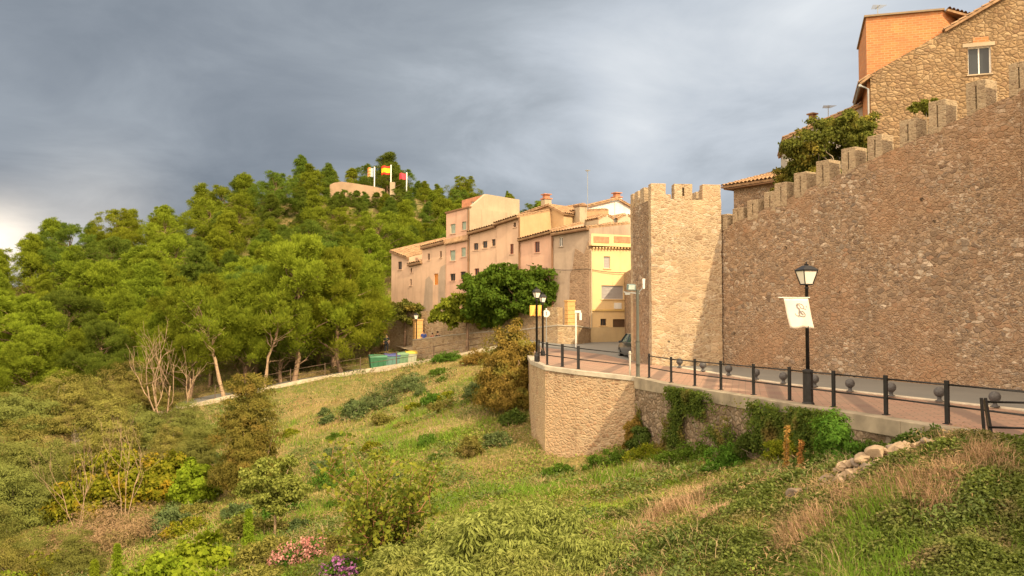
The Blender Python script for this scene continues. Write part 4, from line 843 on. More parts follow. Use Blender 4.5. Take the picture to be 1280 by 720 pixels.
# yellow house, three storeys with balcony
yo = at(737.5, 428, 69.3).to_2d(); YL = (yo, yo + Vector((.90, .436)) * 10)
YH = house('yellow three storey house with shutters and a wide garage door', 'yellow_house', 738.2, 815, 310, 312.5, YL, 6, P_YEL, [(755, 763, 320.5, 335.5, 'grey'), (752, 779.5, 357, 374, 'grey'), (750.5, 758, 398.5, 407, 'dark'), (766, 784.5, 399, 414.5, 'garage'), (789.5, 795, 394, 420, 'dark')], 0.7, 'flat', dv=Vector((-.60, .80)))
yr, ya, yb, yu, yq = YH[:5]
def ybox(name, x0, x1, y0, y1, d0, d1, mat, par=yr, bevel=0):
    a_, b_ = on_line(x0, (ya, yb)), on_line(x1, (ya, yb)); m = (a_.y + b_.y) / 2; z0, z1 = zat(y1, m), zat(y0, m); M = MB(yr.location)
    M.hexa([(*(a_ + yq * d0), z0), (*(b_ + yq * d0), z0), (*(b_ + yq * d1), z0), (*(a_ + yq * d1), z0)], [(*(a_ + yq * d0), z1), (*(b_ + yq * d0), z1), (*(b_ + yq * d1), z1), (*(a_ + yq * d1), z1)]); return M.build(name, mat, par, bevel=bevel)
ybox('parapet', 738.5, 812, 293.5, 306.5, .1, .3, P_YEL)
ybox('cornice', 737, 815, 306.5, 309, -.32, .32, P_YEL); ybox('string_course', 738, 815, 387, 389, -.09, -.003, plaster('yellow_trim', (.60, .42, .16)))
for i in range(14): ybox('bracket', 740 + i * 3.9, 741.5 + i * 3.9, 309.1, 311, -.26, -.003, P_YEL)
for x0, x1 in ((743, 762.5), (768.5, 789), (794, 811)): ybox('brick_panel', x0, x1, 295.5, 303.5, .06, .098, P_BRK)
ybox('plinth', 738, 815, 409, 432, -.05, -.003, plaster('sandy_plinth', (.50, .38, .22)))
ybox('wall_sign', 767.5, 776.5, 378.5, 386, -.05, -.004, white_m); ybox('drain_pipe', 738.2, 739.2, 312, 410, -.12, -.03, P_BEIGE)
# set-back top floor of the yellow house
l8 = (ya + yq * 2.2, yb + yq * 2.2)
Z = lambda x, y, l: (*on_line(x, l), zat(y, on_line(x, l).y))
g2 = gable('yellow set-back roof room with a slanting top behind the balcony', 'roof_room', [Z(738, 288, l8), Z(768.5, 278.5, l8), Z(769, 280, l8)], (*(yq * 3.5), 0), P_YEL, 7.5, 1, over=.05)
M = MB(g2.location)
for x0, x1, y0, y1, mt in ((745, 755, 288, 290.5, 0), (758, 766, 288, 292, 0)):
    a_, b_ = on_line(x0, l8), on_line(x1, l8); z0, z1 = zat(y1, a_.y), zat(y0, a_.y); M.hexa([(*(a_ - yq * .06), z0), (*(b_ - yq * .06), z0), (*(b_ + yq * .02), z0), (*(a_ + yq * .02), z0)], [(*(a_ - yq * .06), z1), (*(b_ - yq * .06), z1), (*(b_ + yq * .02), z1), (*(a_ + yq * .02), z1)])
M.build('vent_grille', GREYSH, g2)
l9 = (ya + yq * 4.5, yb + yq * 4.5)
for i, (x0, x1, xm, yt, ys, lb) in enumerate(((748.5, 767.5, 757, 268.5, 273, 'left beige roof shed with a curved top behind the balcony'), (772.5, 793, 781, 268, 273.5, 'right beige roof shed with a curved top behind the balcony'))):
    pts = [Z(x0, ys, l9)] + [Z(x0 + (x1 - x0) * k / 6, ys - (ys - yt) * math.sin(math.pi * k / 6), l9) for k in range(1, 6)] + [Z(x1, ys, l9)]
    gable(lb, 'roof_shed', pts, (*(yq * 3), 0), plaster('shed_plaster', (.46, .38, .27)), 7.5, 1, over=.05)
l10 = (ya + yq * 9, yb + yq * 9)
g3 = gable('white gabled house with red chimney behind the yellow house', 'white_house', [Z(731, 258.5, l10), Z(772, 248.5, l10), Z(789, 258.5, l10)], (*(yq * 8), 0), P_WHITE, 5, 1)
p = on_line(771.5, (l10[0] + yq, l10[1] + yq)); chimney(g3, p.x, p.y, 13.5, zat(248, p.y), .7, P_WHITE, P_BRK)
M = MB(g3.location); a_, b_ = on_line(740, l10), on_line(747, l10); z_ = zat(266, a_.y); M.hexa([(*(a_ - yq * .3), z_), (*(b_ - yq * .3), z_), (*(b_ - yq * .003), z_), (*(a_ - yq * .003), z_)], [(*(a_ - yq * .3), z_ + .12), (*(b_ - yq * .3), z_ + .12), (*(b_ - yq * .003), z_ + .25), (*(a_ - yq * .003), z_ + .25)]); M.build('window_canopy', DKW, g3)
# antennas
def antenna(label, x, y, z0, h, w):
    r = thing('roof_antenna', label, 'antenna', (x, y, z0)); M = MB(); M.tube([(0, 0, 0), (0, 0, h)], .025, 6); M.build('mast', grey_m, r); M = MB()
    for k in range(6): M.tube([(-w / 2 + .03 * k, .12 * k - .3, h - .1), (w / 2 - .03 * k, .12 * k - .3, h - .1)], .012, 5)
    M.tube([(0, -.35, h - .1), (0, .35, h - .1)], .015, 5); M.build('rods', grey_m, r); return r
p = on_line(769, l9); antenna('thin television antenna in front of the white gable', p.x, p.y, zat(276, p.y) - .8, 2.6, 1.0)
p = on_line(735, l7); antenna('very tall thin mast above the roofs left of the white house', p.x, p.y, zat(262, p.y), zat(212, p.y) - zat(262, p.y), .5)
# ------------------------------------------------------------------ terrace, low walls and old wall below the houses
LW = [(738, 69.2, 2.05), (722, 65.6, 2.25), (697, 65.4, 2.3), (681, 66.5, 2.2), (655, 71, 1.95), (612, 75.2, 1.75), (560, 77.5, 1.4), (516, 79, .95)]
lwp = [(Vector((((x - 640) / F) * Y, Y)), z) for x, Y, z in LW]
lw = thing('street_parapet', 'pale stone parapet wall below the houses, sloping down to the left', 'stone wall', (*lwp[0][0], 0))
for (a_, z0), (b_, z1) in zip(lwp[:-1], lwp[1:]):
    o = gridblock(a_, b_, .45, -2.2, z0, z1, .45, lw.location, -1).build('wall', ST_OLD, lw); weld(o)
M = MB(lw.location)
for (a_, z0), (b_, z1) in zip(lwp[:-1], lwp[1:]):
    u_ = (b_ - a_).normalized(); q_ = Vector((u_.y, -u_.x)); M.hexa([(*(a_ - q_ * .05), z0 + .003), (*(b_ - q_ * .05), z1 + .003), (*(b_ + q_ * .5), z1 + .003), (*(a_ + q_ * .5), z0 + .003)][::-1], [(*(a_ - q_ * .05), z0 + .09), (*(b_ - q_ * .05), z1 + .09), (*(b_ + q_ * .5), z1 + .09), (*(a_ + q_ * .5), z0 + .09)][::-1])
M.build('coping', conc, lw)
hb = [on_line(x, FL) for x in (738, 730, 712, 700, 670, 630, 570, 489)]
G = np.array([[(*a_, z - .95), (*b_, z - .55)] for (a_, z), b_ in zip(lwp, hb)]); te = finish('terrace', grid_mesh('terrace', G), plain('dusty_paving', (.36, .28, .19), .9), None); tag(te, kind='structure')
if te.data.polygons[0].normal.z < 0: te.data.flip_normals()
# street wall end return at left of parapet
ow = thing('old_street_wall', 'old ochre stone wall carrying the row of houses', 'stone wall', (*FL[0], 0))
q4 = H4[4]
# ground level under the houses is retained by this wall: top follows the foot of the plaster
prof = [(478, 384), (500, 388), (530, 389), (560, 388), (600, 386), (640, 384), (676, 383), (697, 384)]
for (x0, y0), (x1, y1) in zip(prof[:-1], prof[1:]):
    la_ = (FL[0] - q4 * .7, FL[1] - q4 * .7); a_, b_ = on_line(x0, la_), on_line(x1, la_); o = gridblock(a_, b_, .65, -2.5, zat(y0, a_.y), zat(y1, b_.y), .5, ow.location, 1).build('wall', ST_OLD, ow); weld(o); rough(o, .04, int(x0))
# stone bank left of the row (ruined wall climbing)
a_, b_ = on_line(452, FL), on_line(481, FL); o = gridblock(a_ - q4 * 1.2, b_ - q4 * 1.2, 1.2, -2.5, 2.2, 3.9, .4, ow.location, 1).build('wall', ST_OLD, ow); weld(o); rough(o, .15, 77)
# pillar
def pillar(label, px, Y, y0, y1, w, mat):
    x = (px - 640) / F * Y; z0, z1 = zat(y1, Y), zat(y0, Y); r = thing('stone_pillar', label, 'pillar', (x, Y, z0)); M = MB(); H = z1 - z0; M.box((0, 0, H / 2), (w, w, H), R(20))
    n = int(H / .3)
    for i in range(1, n): M.box((0, 0, H * i / n), (w + .05, w + .05, .05), R(20))
    M.build('shaft', mat, r, bevel=.02); M = MB(); M.box((0, 0, H + .05), (w * 1.15, w * 1.15, .12), R(20)); M.box((0, 0, .08), (w * 1.1, w * 1.1, .2), R(20)); M.build('cap_and_base', mat, r, bevel=.02); return r
ORST = plain('orange_stone', (.56, .33, .13), .85, var=.15, scale=4, bump=.3)
pillar('orange banded stone pillar on the parapet beside the yellow house', 712.3, 66.9, 377, 408, .62, ORST)
pillar('orange stone pillar with a lantern by the old wall, near the people', 522.5, 81.3, 400.5, 424, .75, ORST)
pillar('small orange stone pillar at the far left end of the old wall', 479.5, 84.5, 407, 430, .6, ORST)
x = (520.5 - 640) / F * 80.5; lamp('small dark lantern standing at the orange pillar near the people', (x, 80.5, 0.2), zat(391, 80.5) - .2, False, 0, .9)
# lane railing
lf = []
for i in range(0, len(fine) - 8, 2): lf.append(tuple(fine[i]))
lz = {(p[0], p[1]): p[2] for p in lf}
sel = []
L_ = [Vector(p) for p in fine[4:-8]]; acc = 0; sel = [L_[0]]
for p in L_[1:]:
    if (p - sel[-1]).length > 2.6: sel.append(p)
zmap = {(p.x, p.y): p.z for p in sel}
fence('lane_railing', 'brown metal railing along the lane descending to the pines', [(p.x, p.y) for p in sel], h=1.05, zf=lambda p: zmap[(p[0], p[1])] + .2, mat=plain('brown_rail', (.10, .065, .045), .6), postw=.07)
# waste containers
def container(label, px, Y, w, col, lid, zoff=0.):
    x = (px - 640) / F * Y; z = tz(x, Y); s_, lz_ = lane_near(np.array([x]), np.array([Y])); z = float(lz_[0]) if s_[0] > 0 else z
    r = thing('waste_container', label, 'waste container', (x, Y, z), R(18), 'waste containers on the lane'); r.scale = (.95, .9, .82); M = MB(); h = 1.25
    M.hexa([(-w * .42, -.45, .15), (w * .42, -.45, .15), (w * .42, .45, .15), (-w * .42, .45, .15)], [(-w / 2, -.55, h), (w / 2, -.55, h), (w / 2, .55, h), (-w / 2, .55, h)])
    for k in (-.3, 0, .3): M.box((w * k, -.54, .8), (.06, .06, .7))
    M.build('bin', plain('bin_' + col[0], col[1], .5), r, bevel=.03)
    M = MB(); pts = [(-.6, h), (-.5, h + .2), (0, h + .32), (.5, h + .2), (.6, h)]; M.add([(sx_ * (w / 2 + .03), y, z_) for sx_ in (-1, 1) for y, z_ in pts], [(4, 3, 2, 1, 0), (5, 6, 7, 8, 9)] + [(i, i + 1, i + 6, i + 5) for i in range(4)] + [(4, 0, 5, 9)]); M.build('lid', plain('lid_' + lid[0], lid[1], .5), r, bevel=.02)
    for sx_ in (-1, 1):
        for y in (-.35, .35): M = MB(); M.tube([(sx_ * w * .36 - .03, y, .09), (sx_ * w * .36 + .03, y, .09)], .09, 10); M.build('wheel', black, r)
    return r
container('green waste container, first of the row on the lane', 472.5, 76.3, 1.55, ('green', (.04, .14, .07)), ('green', (.05, .17, .09)))
container('blue lidded waste container between the green and yellow ones', 490, 76.8, 1.4, ('grey_green', (.10, .20, .17)), ('blue', (.04, .05, .18)))
container('pale green waste container beside the blue lidded one', 503, 77.1, 1.0, ('pale_green', (.14, .24, .14)), ('pale_green', (.12, .22, .12)))
container('yellow lidded waste container at the foot of the parapet', 513.5, 77.4, 1.0, ('light', (.35, .36, .26)), ('yellow', (.50, .38, .05)))
# ------------------------------------------------------------------ people
def person(label, px, Y, z, h, top, legs, rz=0., arm=.25):
    x = (px - 640) / F * Y; r = thing('person', label, 'person', (x, Y, z), rz); s = h / 1.75
    V = [(0, 0, .93), (0, 0, 1.15), (0, 0, 1.38), (0, .0, 1.5), (0, -.02, 1.60), (0, -.02, 1.70), (.19, 0, 1.41), (.25, -.02, 1.14), (.24, -.10 * arm * 4, .92), (-.19, 0, 1.41), (-.25, .02, 1.14), (-.24, -.03, .92), (.10, 0, .88), (.12, -.02, .48), (.12, .03, .07), (.12, -.13, .04), (-.10, 0, .88), (-.13, .05, .48), (-.13, .10, .07), (-.13, -.05, .04), (.24, -.13 * arm * 4, .84), (-.24, -.05, .84)]
    E = [(0, 1), (1, 2), (2, 3), (3, 4), (4, 5), (2, 6), (6, 7), (7, 8), (2, 9), (9, 10), (10, 11), (0, 12), (12, 13), (13, 14), (14, 15), (0, 16), (16, 17), (17, 18), (18, 19), (8, 20), (11, 21)]
    Rd = [.14, .135, .15, .055, .085, .075, .06, .045, .035, .06, .045, .035, .09, .06, .045, .035, .09, .06, .045, .035, .035, .035]
    me = bpy.data.meshes.new('body'); me.from_pydata([tuple(Vector(v) * s) for v in V], E, []); o = finish('body', me, plain('skin', (.45, .27, .18), .6), r)
    sk = o.modifiers.new('skin', 'SKIN'); o.modifiers.new('ss', 'SUBSURF').levels = 1; o.modifiers['ss'].render_levels = 1
    for i, q in enumerate(Rd): me.skin_vertices[0].data[i].radius = (q * s, q * s); me.skin_vertices[0].data[i].use_root = i == 0
    def cl(name, idx, ed, add, mat, zz=None):
        m2 = bpy.data.meshes.new(name); m2.from_pydata([tuple(Vector(V[i]) * s) for i in idx], [(idx.index(a_), idx.index(b_)) for a_, b_ in ed], []); o2 = finish(name, m2, mat, r); o2.modifiers.new('skin', 'SKIN'); o2.modifiers.new('ss', 'SUBSURF').levels = 1
        for k, i in enumerate(idx): m2.skin_vertices[0].data[k].radius = ((Rd[i] + add) * s,) * 2; m2.skin_vertices[0].data[k].use_root = k == 0
    cl('shirt', [1, 0, 2, 6, 7, 9, 10], [(0, 1), (1, 2), (2, 6), (6, 7), (2, 9), (9, 10)], .022, top); cl('trousers', [0, 12, 13, 14, 16, 17, 18], [(0, 12), (12, 13), (13, 14), (0, 16), (16, 17), (17, 18)], .018, legs)
    M = MB(); M.lathe((0, .02 * s, 1.655 * s), [(.09 * s, -.04 * s), (.105 * s, .02 * s), (.09 * s, .09 * s), (.05 * s, .135 * s), (.004, .15 * s)], 12); M.build('hair', plain('dark_hair', (.03, .02, .015), .7), r, smooth=True)
    M = MB()
    for dx in (-.03, .03): M.box((dx * s, -.105 * s, 1.655 * s), (.02 * s, .01 * s, .012 * s))
    M.box((0, -.10 * s, 1.60 * s), (.05 * s, .01 * s, .01 * s)); M.build('face', black, r); return r
gz = lambda px, Y: float(np.interp(px, [489, 560, 612, 681], [-.1, .25, .75, 1.35]))
blue = plain('blue_shirt', (.06, .10, .33), .9); navy = plain('dark_clothes', (.02, .022, .03), .9); redc = plain('rust_shirt', (.30, .08, .04), .9)
person('person in a blue top standing behind the parapet by the orange pillar', 529.8, 79.8, zat(413.2, 79.8) - 1.72, 1.72, blue, navy, R(20))
person('small person in a rust coloured top in the middle of the group at the parapet', 540.5, 79.6, zat(416.5, 79.6) - 1.3, 1.3, redc, navy, R(-30))
person('person in black clothes leaning at the parapet, rightmost of the group', 547.4, 79.4, zat(414.5, 79.4) - 1.7, 1.7, navy, navy, R(40), .5)
person('person in dark clothes standing alone near the small orange pillar', 483.3, 83, zat(417.5, 83) - 1.75, 1.75, navy, navy, 0)

# drain pipes and a cable on the row of houses
for hs, x in ((H4b, 650), (H5, 691.2), (H3, 586.2)):
    a_ = on_line(x, FL) - H4[4] * .1; M = MB(hs[0].location); M.tube([(*a_, 2.8), (*a_, hs[6] - .2)], .07, 6); M.build('drain_pipe', EAVE, hs[0])
cb = thing('overhead_cable', 'thin dark cable slung across the fronts of the yellow and grey houses', 'cable', (*on_line(795, YL), 4)); M = MB(cb.location)
p0, p1, p2 = on_line(660, FL) - H4[4] * .2, on_line(737, FL) - H4[4] * .25, on_line(800, YL) - yq * .25
pts = [Vector((*p0.lerp(p1, k / 8), zat(331, p0.y) + (zat(336, p1.y) - zat(331, p0.y)) * k / 8 - .25 * math.sin(math.pi * k / 8))) for k in range(9)] + [Vector((*p1.lerp(p2, k / 8), zat(336, p1.y) + (zat(339, p2.y) - zat(336, p1.y)) * k / 8 - .2 * math.sin(math.pi * k / 8))) for k in range(1, 9)]
M.tube(pts, .025, 5); M.build('cable', black, cb)
# ------------------------------------------------------------------ buildings behind the wall
ST_GABLE = rubble('gable_stone', [(.42, .28, .15), (.35, .23, .125), (.48, .34, .20), (.29, .18, .10), (.44, .30, .16)], (.12, .08, .045), .29, 1.5, .03, 1., dark=.3)
BRICK, t = newmat('orange_brick'); v = t.obj((1, 1, 1), (R(90), 0, 0)); br = t.n('ShaderNodeTexBrick', {'Vector': v, 'Scale': 1., 'Color1': (.56, .22, .075, 1), 'Color2': (.42, .15, .055, 1), 'Mortar': (.44, .27, .15, 1), 'Brick Width': .34, 'Row Height': .13, 'Mortar Size': .018})
n = t.noise(t.obj(), 1.2, 5, .6).outputs[0]; t.out(t.bsdf(t.mix(t.ramp(n, [(.35, .55), (.65, 0.)]), br.outputs[0], (.34, .15, .07)), .9, br.outputs[1], -.4, .01))
GL = (at(1088, 100, 48).to_2d(), at(1300, 100, 45.5).to_2d())
a_, b_ = GL; u_ = (b_ - a_).normalized(); q_ = Vector((-u_.y, u_.x)); za_, zb_ = zat(93, a_.y), zat(-28, b_.y)
G1 = thing('stone_house', 'tall stone gable house with one white window above the battlements', 'house', (*a_, 6.8))
s0, s1 = [(on_line(x, GL) - a_).length for x in (1216.5, 1245.5)]; wy = on_line(1231, GL).y; w0, w1 = zat(92.5, wy), zat(58, wy)
M = wall_holes(G1, a_, b_, 6.8, za_, za_ + 0.0001, [(s0, s1, w0, w1)], ST_GABLE) if False else None
L_ = (b_ - a_).length; M = MB(G1.location); P = lambda s, z, d=0.: (*(a_ + u_ * s + q_ * d), z); zt_ = lambda s: za_ + (zb_ - za_) * s / L_
M.add([P(0, 6.8), P(s0, 6.8), P(s0, zt_(s0)), P(0, zt_(0))], [(0, 1, 2, 3)]); M.add([P(s1, 6.8), P(L_, 6.8), P(L_, zt_(L_)), P(s1, zt_(s1))], [(0, 1, 2, 3)])
M.add([P(s0, 6.8), P(s1, 6.8), P(s1, w0), P(s0, w0)], [(0, 1, 2, 3)]); M.add([P(s0, w1), P(s1, w1), P(s1, zt_(s1)), P(s0, zt_(s0))], [(0, 1, 2, 3)])
M.add([P(L_, 6.8), P(L_ + 6, 6.8), P(L_ + 6, zb_ - 4), P(L_, zb_)], [(0, 1, 2, 3)])
M.add([P(0, 6.8), P(0, za_), P(0, za_, 9), P(0, 6.8, 9)], [(0, 1, 2, 3)]); M.add([P(L_ + 6, 6.8), P(L_ + 6, zb_ - 4), P(L_ + 6, zb_ - 4, 9), P(L_ + 6, 6.8, 9)], [(3, 2, 1, 0)]); M.add([P(0, 6.8, 9), P(0, za_, 9), P(L_, zb_, 9), P(L_ + 6, zb_ - 4, 9), P(L_ + 6, 6.8, 9)], [(0, 1, 2, 3, 4)])
M.build('wall', ST_GABLE, G1)
M = MB(G1.location); d_ = .3
for qd in ([P(s0, w0), P(s1, w0), P(s1, w0, d_), P(s0, w0, d_)], [P(s0, w0), P(s0, w0, d_), P(s0, w1, d_), P(s0, w1)], [P(s1, w0), P(s1, w1), P(s1, w1, d_), P(s1, w0, d_)], [P(s0, w1), P(s0, w1, d_), P(s1, w1, d_), P(s1, w1)]): M.add(qd, [(0, 1, 2, 3)])
M.build('window_reveal', P_WHITE, G1)
window(G1, a_ + u_ * s0, u_, q_, s1 - s0, w1 - w0, w0, DARKG, white_m, True, P_BEIGE, rec=.26)
def slabp(root, sa, sb, z0, z1, d0, d1, name, mat): M = MB(root.location); M.hexa([P(sa, z0, d0), P(sb, z0, d0), P(sb, z0, d1), P(sa, z0, d1)], [P(sa, z1, d0), P(sb, z1, d0), P(sb, z1, d1), P(sa, z1, d1)]); M.build(name, mat, root)
slabp(G1, s0 - .25, s1 + .2, w1 + .003, w1 + .2, -.04, .1, 'lintel', P_BEIGE); slabp(G1, s0 + .25, s1 - .1, w1 + .21, w1 + .5, -.01, .1, 'relieving_bricks', BRICK)
ss = (on_line(1187, GL) - a_).length
T = MB(G1.location); tiles(T, P(ss, zt_(ss) + .02, -.25), P(ss, zt_(ss) + .02, 9), P(L_, zb_ + .02, 9), P(L_, zb_ + .02, -.25)); tiles(T, P(L_ + 6.2, zb_ - 4.1, 9), P(L_ + 6.2, zb_ - 4.1, -.25), P(L_, zb_ + .02, -.25), P(L_, zb_ + .02, 9)); T.build('roof', TILE, G1)
G2 = thing('brick_house', 'orange brick top storey rising above the slope of the stone gable', 'house', (*a_, 6.8))
l_ = (a_ + q_ * .35, b_ + q_ * .35); c0, c1 = on_line(1088.3, l_), on_line(1185, l_); za2, zb2 = zat(22, c0.y), zat(13.5, c1.y); r1 = c1 + Vector((.78, .62)) * 2.0; r0 = c0 + q_ * 6
M = MB(G2.location); M.add([(*c0, 6.8), (*c1, 6.8), (*c1, zb2), (*c0, za2)], [(0, 1, 2, 3)]); M.add([(*c1, 6.8), (*r1, 6.8), (*r1, zb2 - .15), (*c1, zb2)], [(0, 1, 2, 3)]); M.add([(*r1, 6.8), (*(r1 + q_ * 4), 6.8), (*(r1 + q_ * 4), zb2 - .15), (*r1, zb2 - .15)], [(0, 1, 2, 3)]); M.add([(*c0, za2), (*r0, za2), (*r0, 6.8), (*c0, 6.8)], [(0, 1, 2, 3)]); M.build('walls', BRICK, G2)
T = MB(G2.location); T.hexa([(*(c0 - q_ * .15 - u_ * .1), za2), (*(c1 - q_ * .15 + u_ * .1), zb2), (*(r1 + q_ * 4.2), zb2 - .15), (*(r0 - u_ * .1), za2)], [(*(c0 - q_ * .15 - u_ * .1), za2 + .1), (*(c1 - q_ * .15 + u_ * .1), zb2 + .1), (*(r1 + q_ * 4.2), zb2 - .05), (*(r0 - u_ * .1), za2 + .1)]); rf = T.build('roof_slab', plain('roof_edge', (.24, .18, .12), .9), G2)
T = MB(G2.location); e_ = Vector((.62, -.78)); tiles(T, (*(c1 + e_ * .3), zb2 + .02), (*(r1 + e_ * .3 + u_ * .9), zb2 - .18), (*(r1 + u_ * .9 + q_ * 3), zb2 + .35), (*(c1 + q_ * 3), zb2 + .35)); T.build('roof_tiles', TILE, G2)
p = on_line(1113, l_); antenna('spindly antenna on the orange brick roof', p.x, p.y + 1, za2, .95, .8)
# eave bit and rain pipe on the left corner
M = MB(G1.location); T = MB(G1.location); tiles(T, (*(a_ - u_ * .55 - q_ * .1), za_ - .45), (*(a_ - u_ * .55 + q_ * 5), za_ - .45), (*(a_ + q_ * 5), za_ - .05), (*(a_ - q_ * .1), za_ - .05)); T.build('side_eave', TILE, G1)
M.tube([(*(a_ - u_ * .5), za_ - .6), (*(a_ - u_ * .12), za_ - .8), (*(a_ - u_ * .12), 6.8)], .06, 8); M.tube([(*(a_ - u_ * .55 - q_ * .1), za_ - .58), (*(a_ - u_ * .55 + q_ * 5), za_ - .58)], .08, 8); M.build('rain_pipe', grey_m, G1)
lb = (at(985, 170, 53).to_2d(), at(1087, 130, 51.5).to_2d()); P_ASHEN = plaster('ashen_plaster', (.42, .40, .36))  # grey is the plaster's own colour
ZB = lambda x, y: (*on_line(x, lb), zat(y, on_line(x, lb).y))
M_ = gable('ashen plastered house with a long roof slope behind the dark green tree', 'plastered_house', [ZB(985.5, 172), ZB(1087, 128.5)], (1.5, 6, 0), P_ASHEN, 6.8, 0, over=.2)
p = on_line(1026, lb); chimney(M_, p.x, p.y + 1, zat(156, p.y) - .6, zat(148, p.y), .45, P_ASHEN, EAVE); p = on_line(1048, lb); antenna('spindly antenna on the ashen house roof', p.x, p.y + 1.2, zat(146, p.y) - .3, 1.3, .8)
HC = (at(917, 231, 54.5).to_2d(), at(1010, 224, 50.3).to_2d()); ca, cb = HC; uc = (cb - ca).normalized(); qc = Vector((-uc.y, uc.x)); zc = zat(233, ca.y); C1 = thing('hipped_house', 'shaded stone house with a hipped clay tile roof beside the tower', 'house', (*ca, 6.5))
M = MB(C1.location); M.prism([tuple(ca), tuple(cb), tuple(cb + qc * 7), tuple(ca + qc * 7)], 5., zc); M.build('walls', ST_WALL, C1)
T = MB(C1.location); o_ = .55; e0, e1, e2, e3 = ca - uc * o_ - qc * o_, cb + uc * o_ - qc * o_, cb + uc * o_ + qc * (7 + o_), ca - uc * o_ + qc * (7 + o_); k0, k1 = ca + uc * 3.2 + qc * 3.5, cb + qc * 3.5; zk = zc + 1.35
tiles(T, (*e0, zc - .02), (*e1, zc - .02), (*k1, zk), (*k0, zk)); tiles(T, (*e3, zc - .02), (*e0, zc - .02), (*k0, zk), (*(k0 + qc * .02), zk)); tiles(T, (*e2, zc - .02), (*e3, zc - .02), (*k0, zk), (*k1, zk)); rf = T.build('roof', TILE, C1)
M = MB(C1.location); M.prism([tuple(e0 + (k0 - e0) * .03), tuple(e1), tuple(e2), tuple(e3 + (k0 - e3) * .03)], zc - .2, zc - .13); M.build('eave', EAVE, rf)
# ------------------------------------------------------------------ hill fort and flags
ft = (at(411, 240, 184).to_2d(), at(480, 240, 178).to_2d()); fu = (ft[1] - ft[0]).normalized(); fq = Vector((-fu.y, fu.x)); FT = thing('hill_fort', 'low ochre fort wall among the pines on the hilltop', 'fort', (*ft[0], 26))
M = MB(FT.location)
prf = [(411, 231.), (416, 228.5), (426, 227), (440, 229), (466, 233)]
for (x0, y0), (x1, y1) in zip(prf[:-1], prf[1:]): p0, p1 = on_line(x0, ft), on_line(x1, ft); M.add([(*p0, 24), (*p1, 24), (*p1, zat(y1, p1.y)), (*p0, zat(y0, p0.y)), (*(p0 + fq * 4), 24), (*(p1 + fq * 4), 24), (*(p1 + fq * 4), zat(y1, p1.y)), (*(p0 + fq * 4), zat(y0, p0.y))], [(0, 1, 2, 3), (7, 6, 5, 4), (3, 2, 6, 7), (0, 3, 7, 4), (1, 5, 6, 2)])
M.build('wall', plain('fort_stone', (.42, .29, .19), .9, var=.15, scale=.5), FT)
x_ = at(489, 230, 180); M = MB(FT.location); M.box((x_.x + .3, 180, zat(239, 180)), (1.0, 1.0, 3.6)); M.build('turret', plain('fort_turret', (.36, .28, .19), .9), FT)
def flag(label, px, Y, ybase, ytop, w, h, bands, vertical=False, drop=.0):
    x = (px - 640) / F * Y; z0, z1 = zat(ybase, Y), zat(ytop, Y); r = thing('flagpole', label, 'flag', (x, Y, z0 - 4)); M = MB(); M.tube([(0, 0, 0), (0, 0, z1 - z0 + 4)], .13, 8); M.build('pole', white_m, r, smooth=True)
    n, m = 12, 12; g = np.zeros((n + 1, m + 1, 3)); zt_ = z1 - z0 + 4 - .1
    for i in range(n + 1):
        for j in range(m + 1): u, v = i / n, j / m; g[i, j] = (-w * u, .25 * math.sin(u * 7 + v), zt_ - h * v - drop * u - .12 * math.sin(u * 6))
    me = grid_mesh('cloth', g); mats = [plain('flag_%s' % k, c_, .8, var=.03) for k, c_ in bands]; idx = []
    for i in range(n):
        for j in range(m):
            f_ = (i + .5) / n if vertical == 'v' else (j + .5) / m
            if vertical == 'mix': idx.append(0 if i < n * .42 else (1 if (j % 4) < 2 else 2))
            elif len(bands) == 1: idx.append(0)
            else: idx.append(0 if f_ < .27 or f_ > .73 else 1)
    cl = finish('cloth', me, mats, r, True); me.polygons.foreach_set('material_index', idx); s_ = cl.modifiers.new('s', 'SOLIDIFY'); s_.thickness = .02
RED = (.62, .04, .02)
flag('flag with a grey blue hoist and orange stripes, leftmost of the three on the hill', 467, 180, 234, 208.5, 1.45, 1.85, [('bluegrey', (.30, .38, .45)), ('orange', (.75, .22, .08)), ('pale', (.75, .45, .18))], 'mix', .25)
flag('red and yellow striped flag, middle of the three on the hill', 487.7, 180, 231, 206, 2.0, 1.8, [('red', RED), ('yellow', (.80, .55, .02))], False, .3)
flag('plain red flag, rightmost and lowest of the three on the hill', 507.5, 178, 224, 215.5, 1.5, 1.25, [('crimson', (.70, .06, .09))], False, .2)
# ------------------------------------------------------------------ trees
BARK = plain('pine_bark', (.26, .17, .11), .95, var=.35, scale=5, bump=.5); BARKP = plain('pale_bark', (.34, .235, .15), .95, var=.3, scale=5, bump=.4); BARKG = plain('grey_bark', (.28, .23, .17), .95, var=.3, scale=5)
L_PINE = leafmat('pine_needles', (.10, .14, .014), (.21, .245, .024), .25, .35); L_PINE2 = leafmat('pine_needles_dark', (.06, .10, .016), (.135, .175, .026), .25, .3); L_PINE3 = leafmat('pine_needles_light', (.125, .165, .014), (.25, .29, .028), .28, .3)
near_v = [pine_proto(s_, 9, b_ * .8, r_, n_ + 14, 1500, .21, l_, kind=k_) for s_, b_, r_, n_, l_, k_ in ((1, .28, .34, 34, 0, 'dome'), (2, .34, .38, 36, .3, 'dome'), (3, .22, .30, 32, -.2, 'cone'), (4, .30, .36, 36, 0, 'dome'))]
far_v = [pine_proto(s_, 9, b_ * .45, r_ * 1.12, n_ + 22, 560, .32, l_, kind=k_) for s_, b_, r_, n_, l_, k_ in ((11, .16, .33, 30, 0, 'cone'), (12, .2, .38, 32, .2, 'dome'), (13, .12, .27, 28, 0, 'cone'), (14, .2, .35, 30, -.2, 'cone'), (15, .16, .31, 30, 0, 'cone'))]
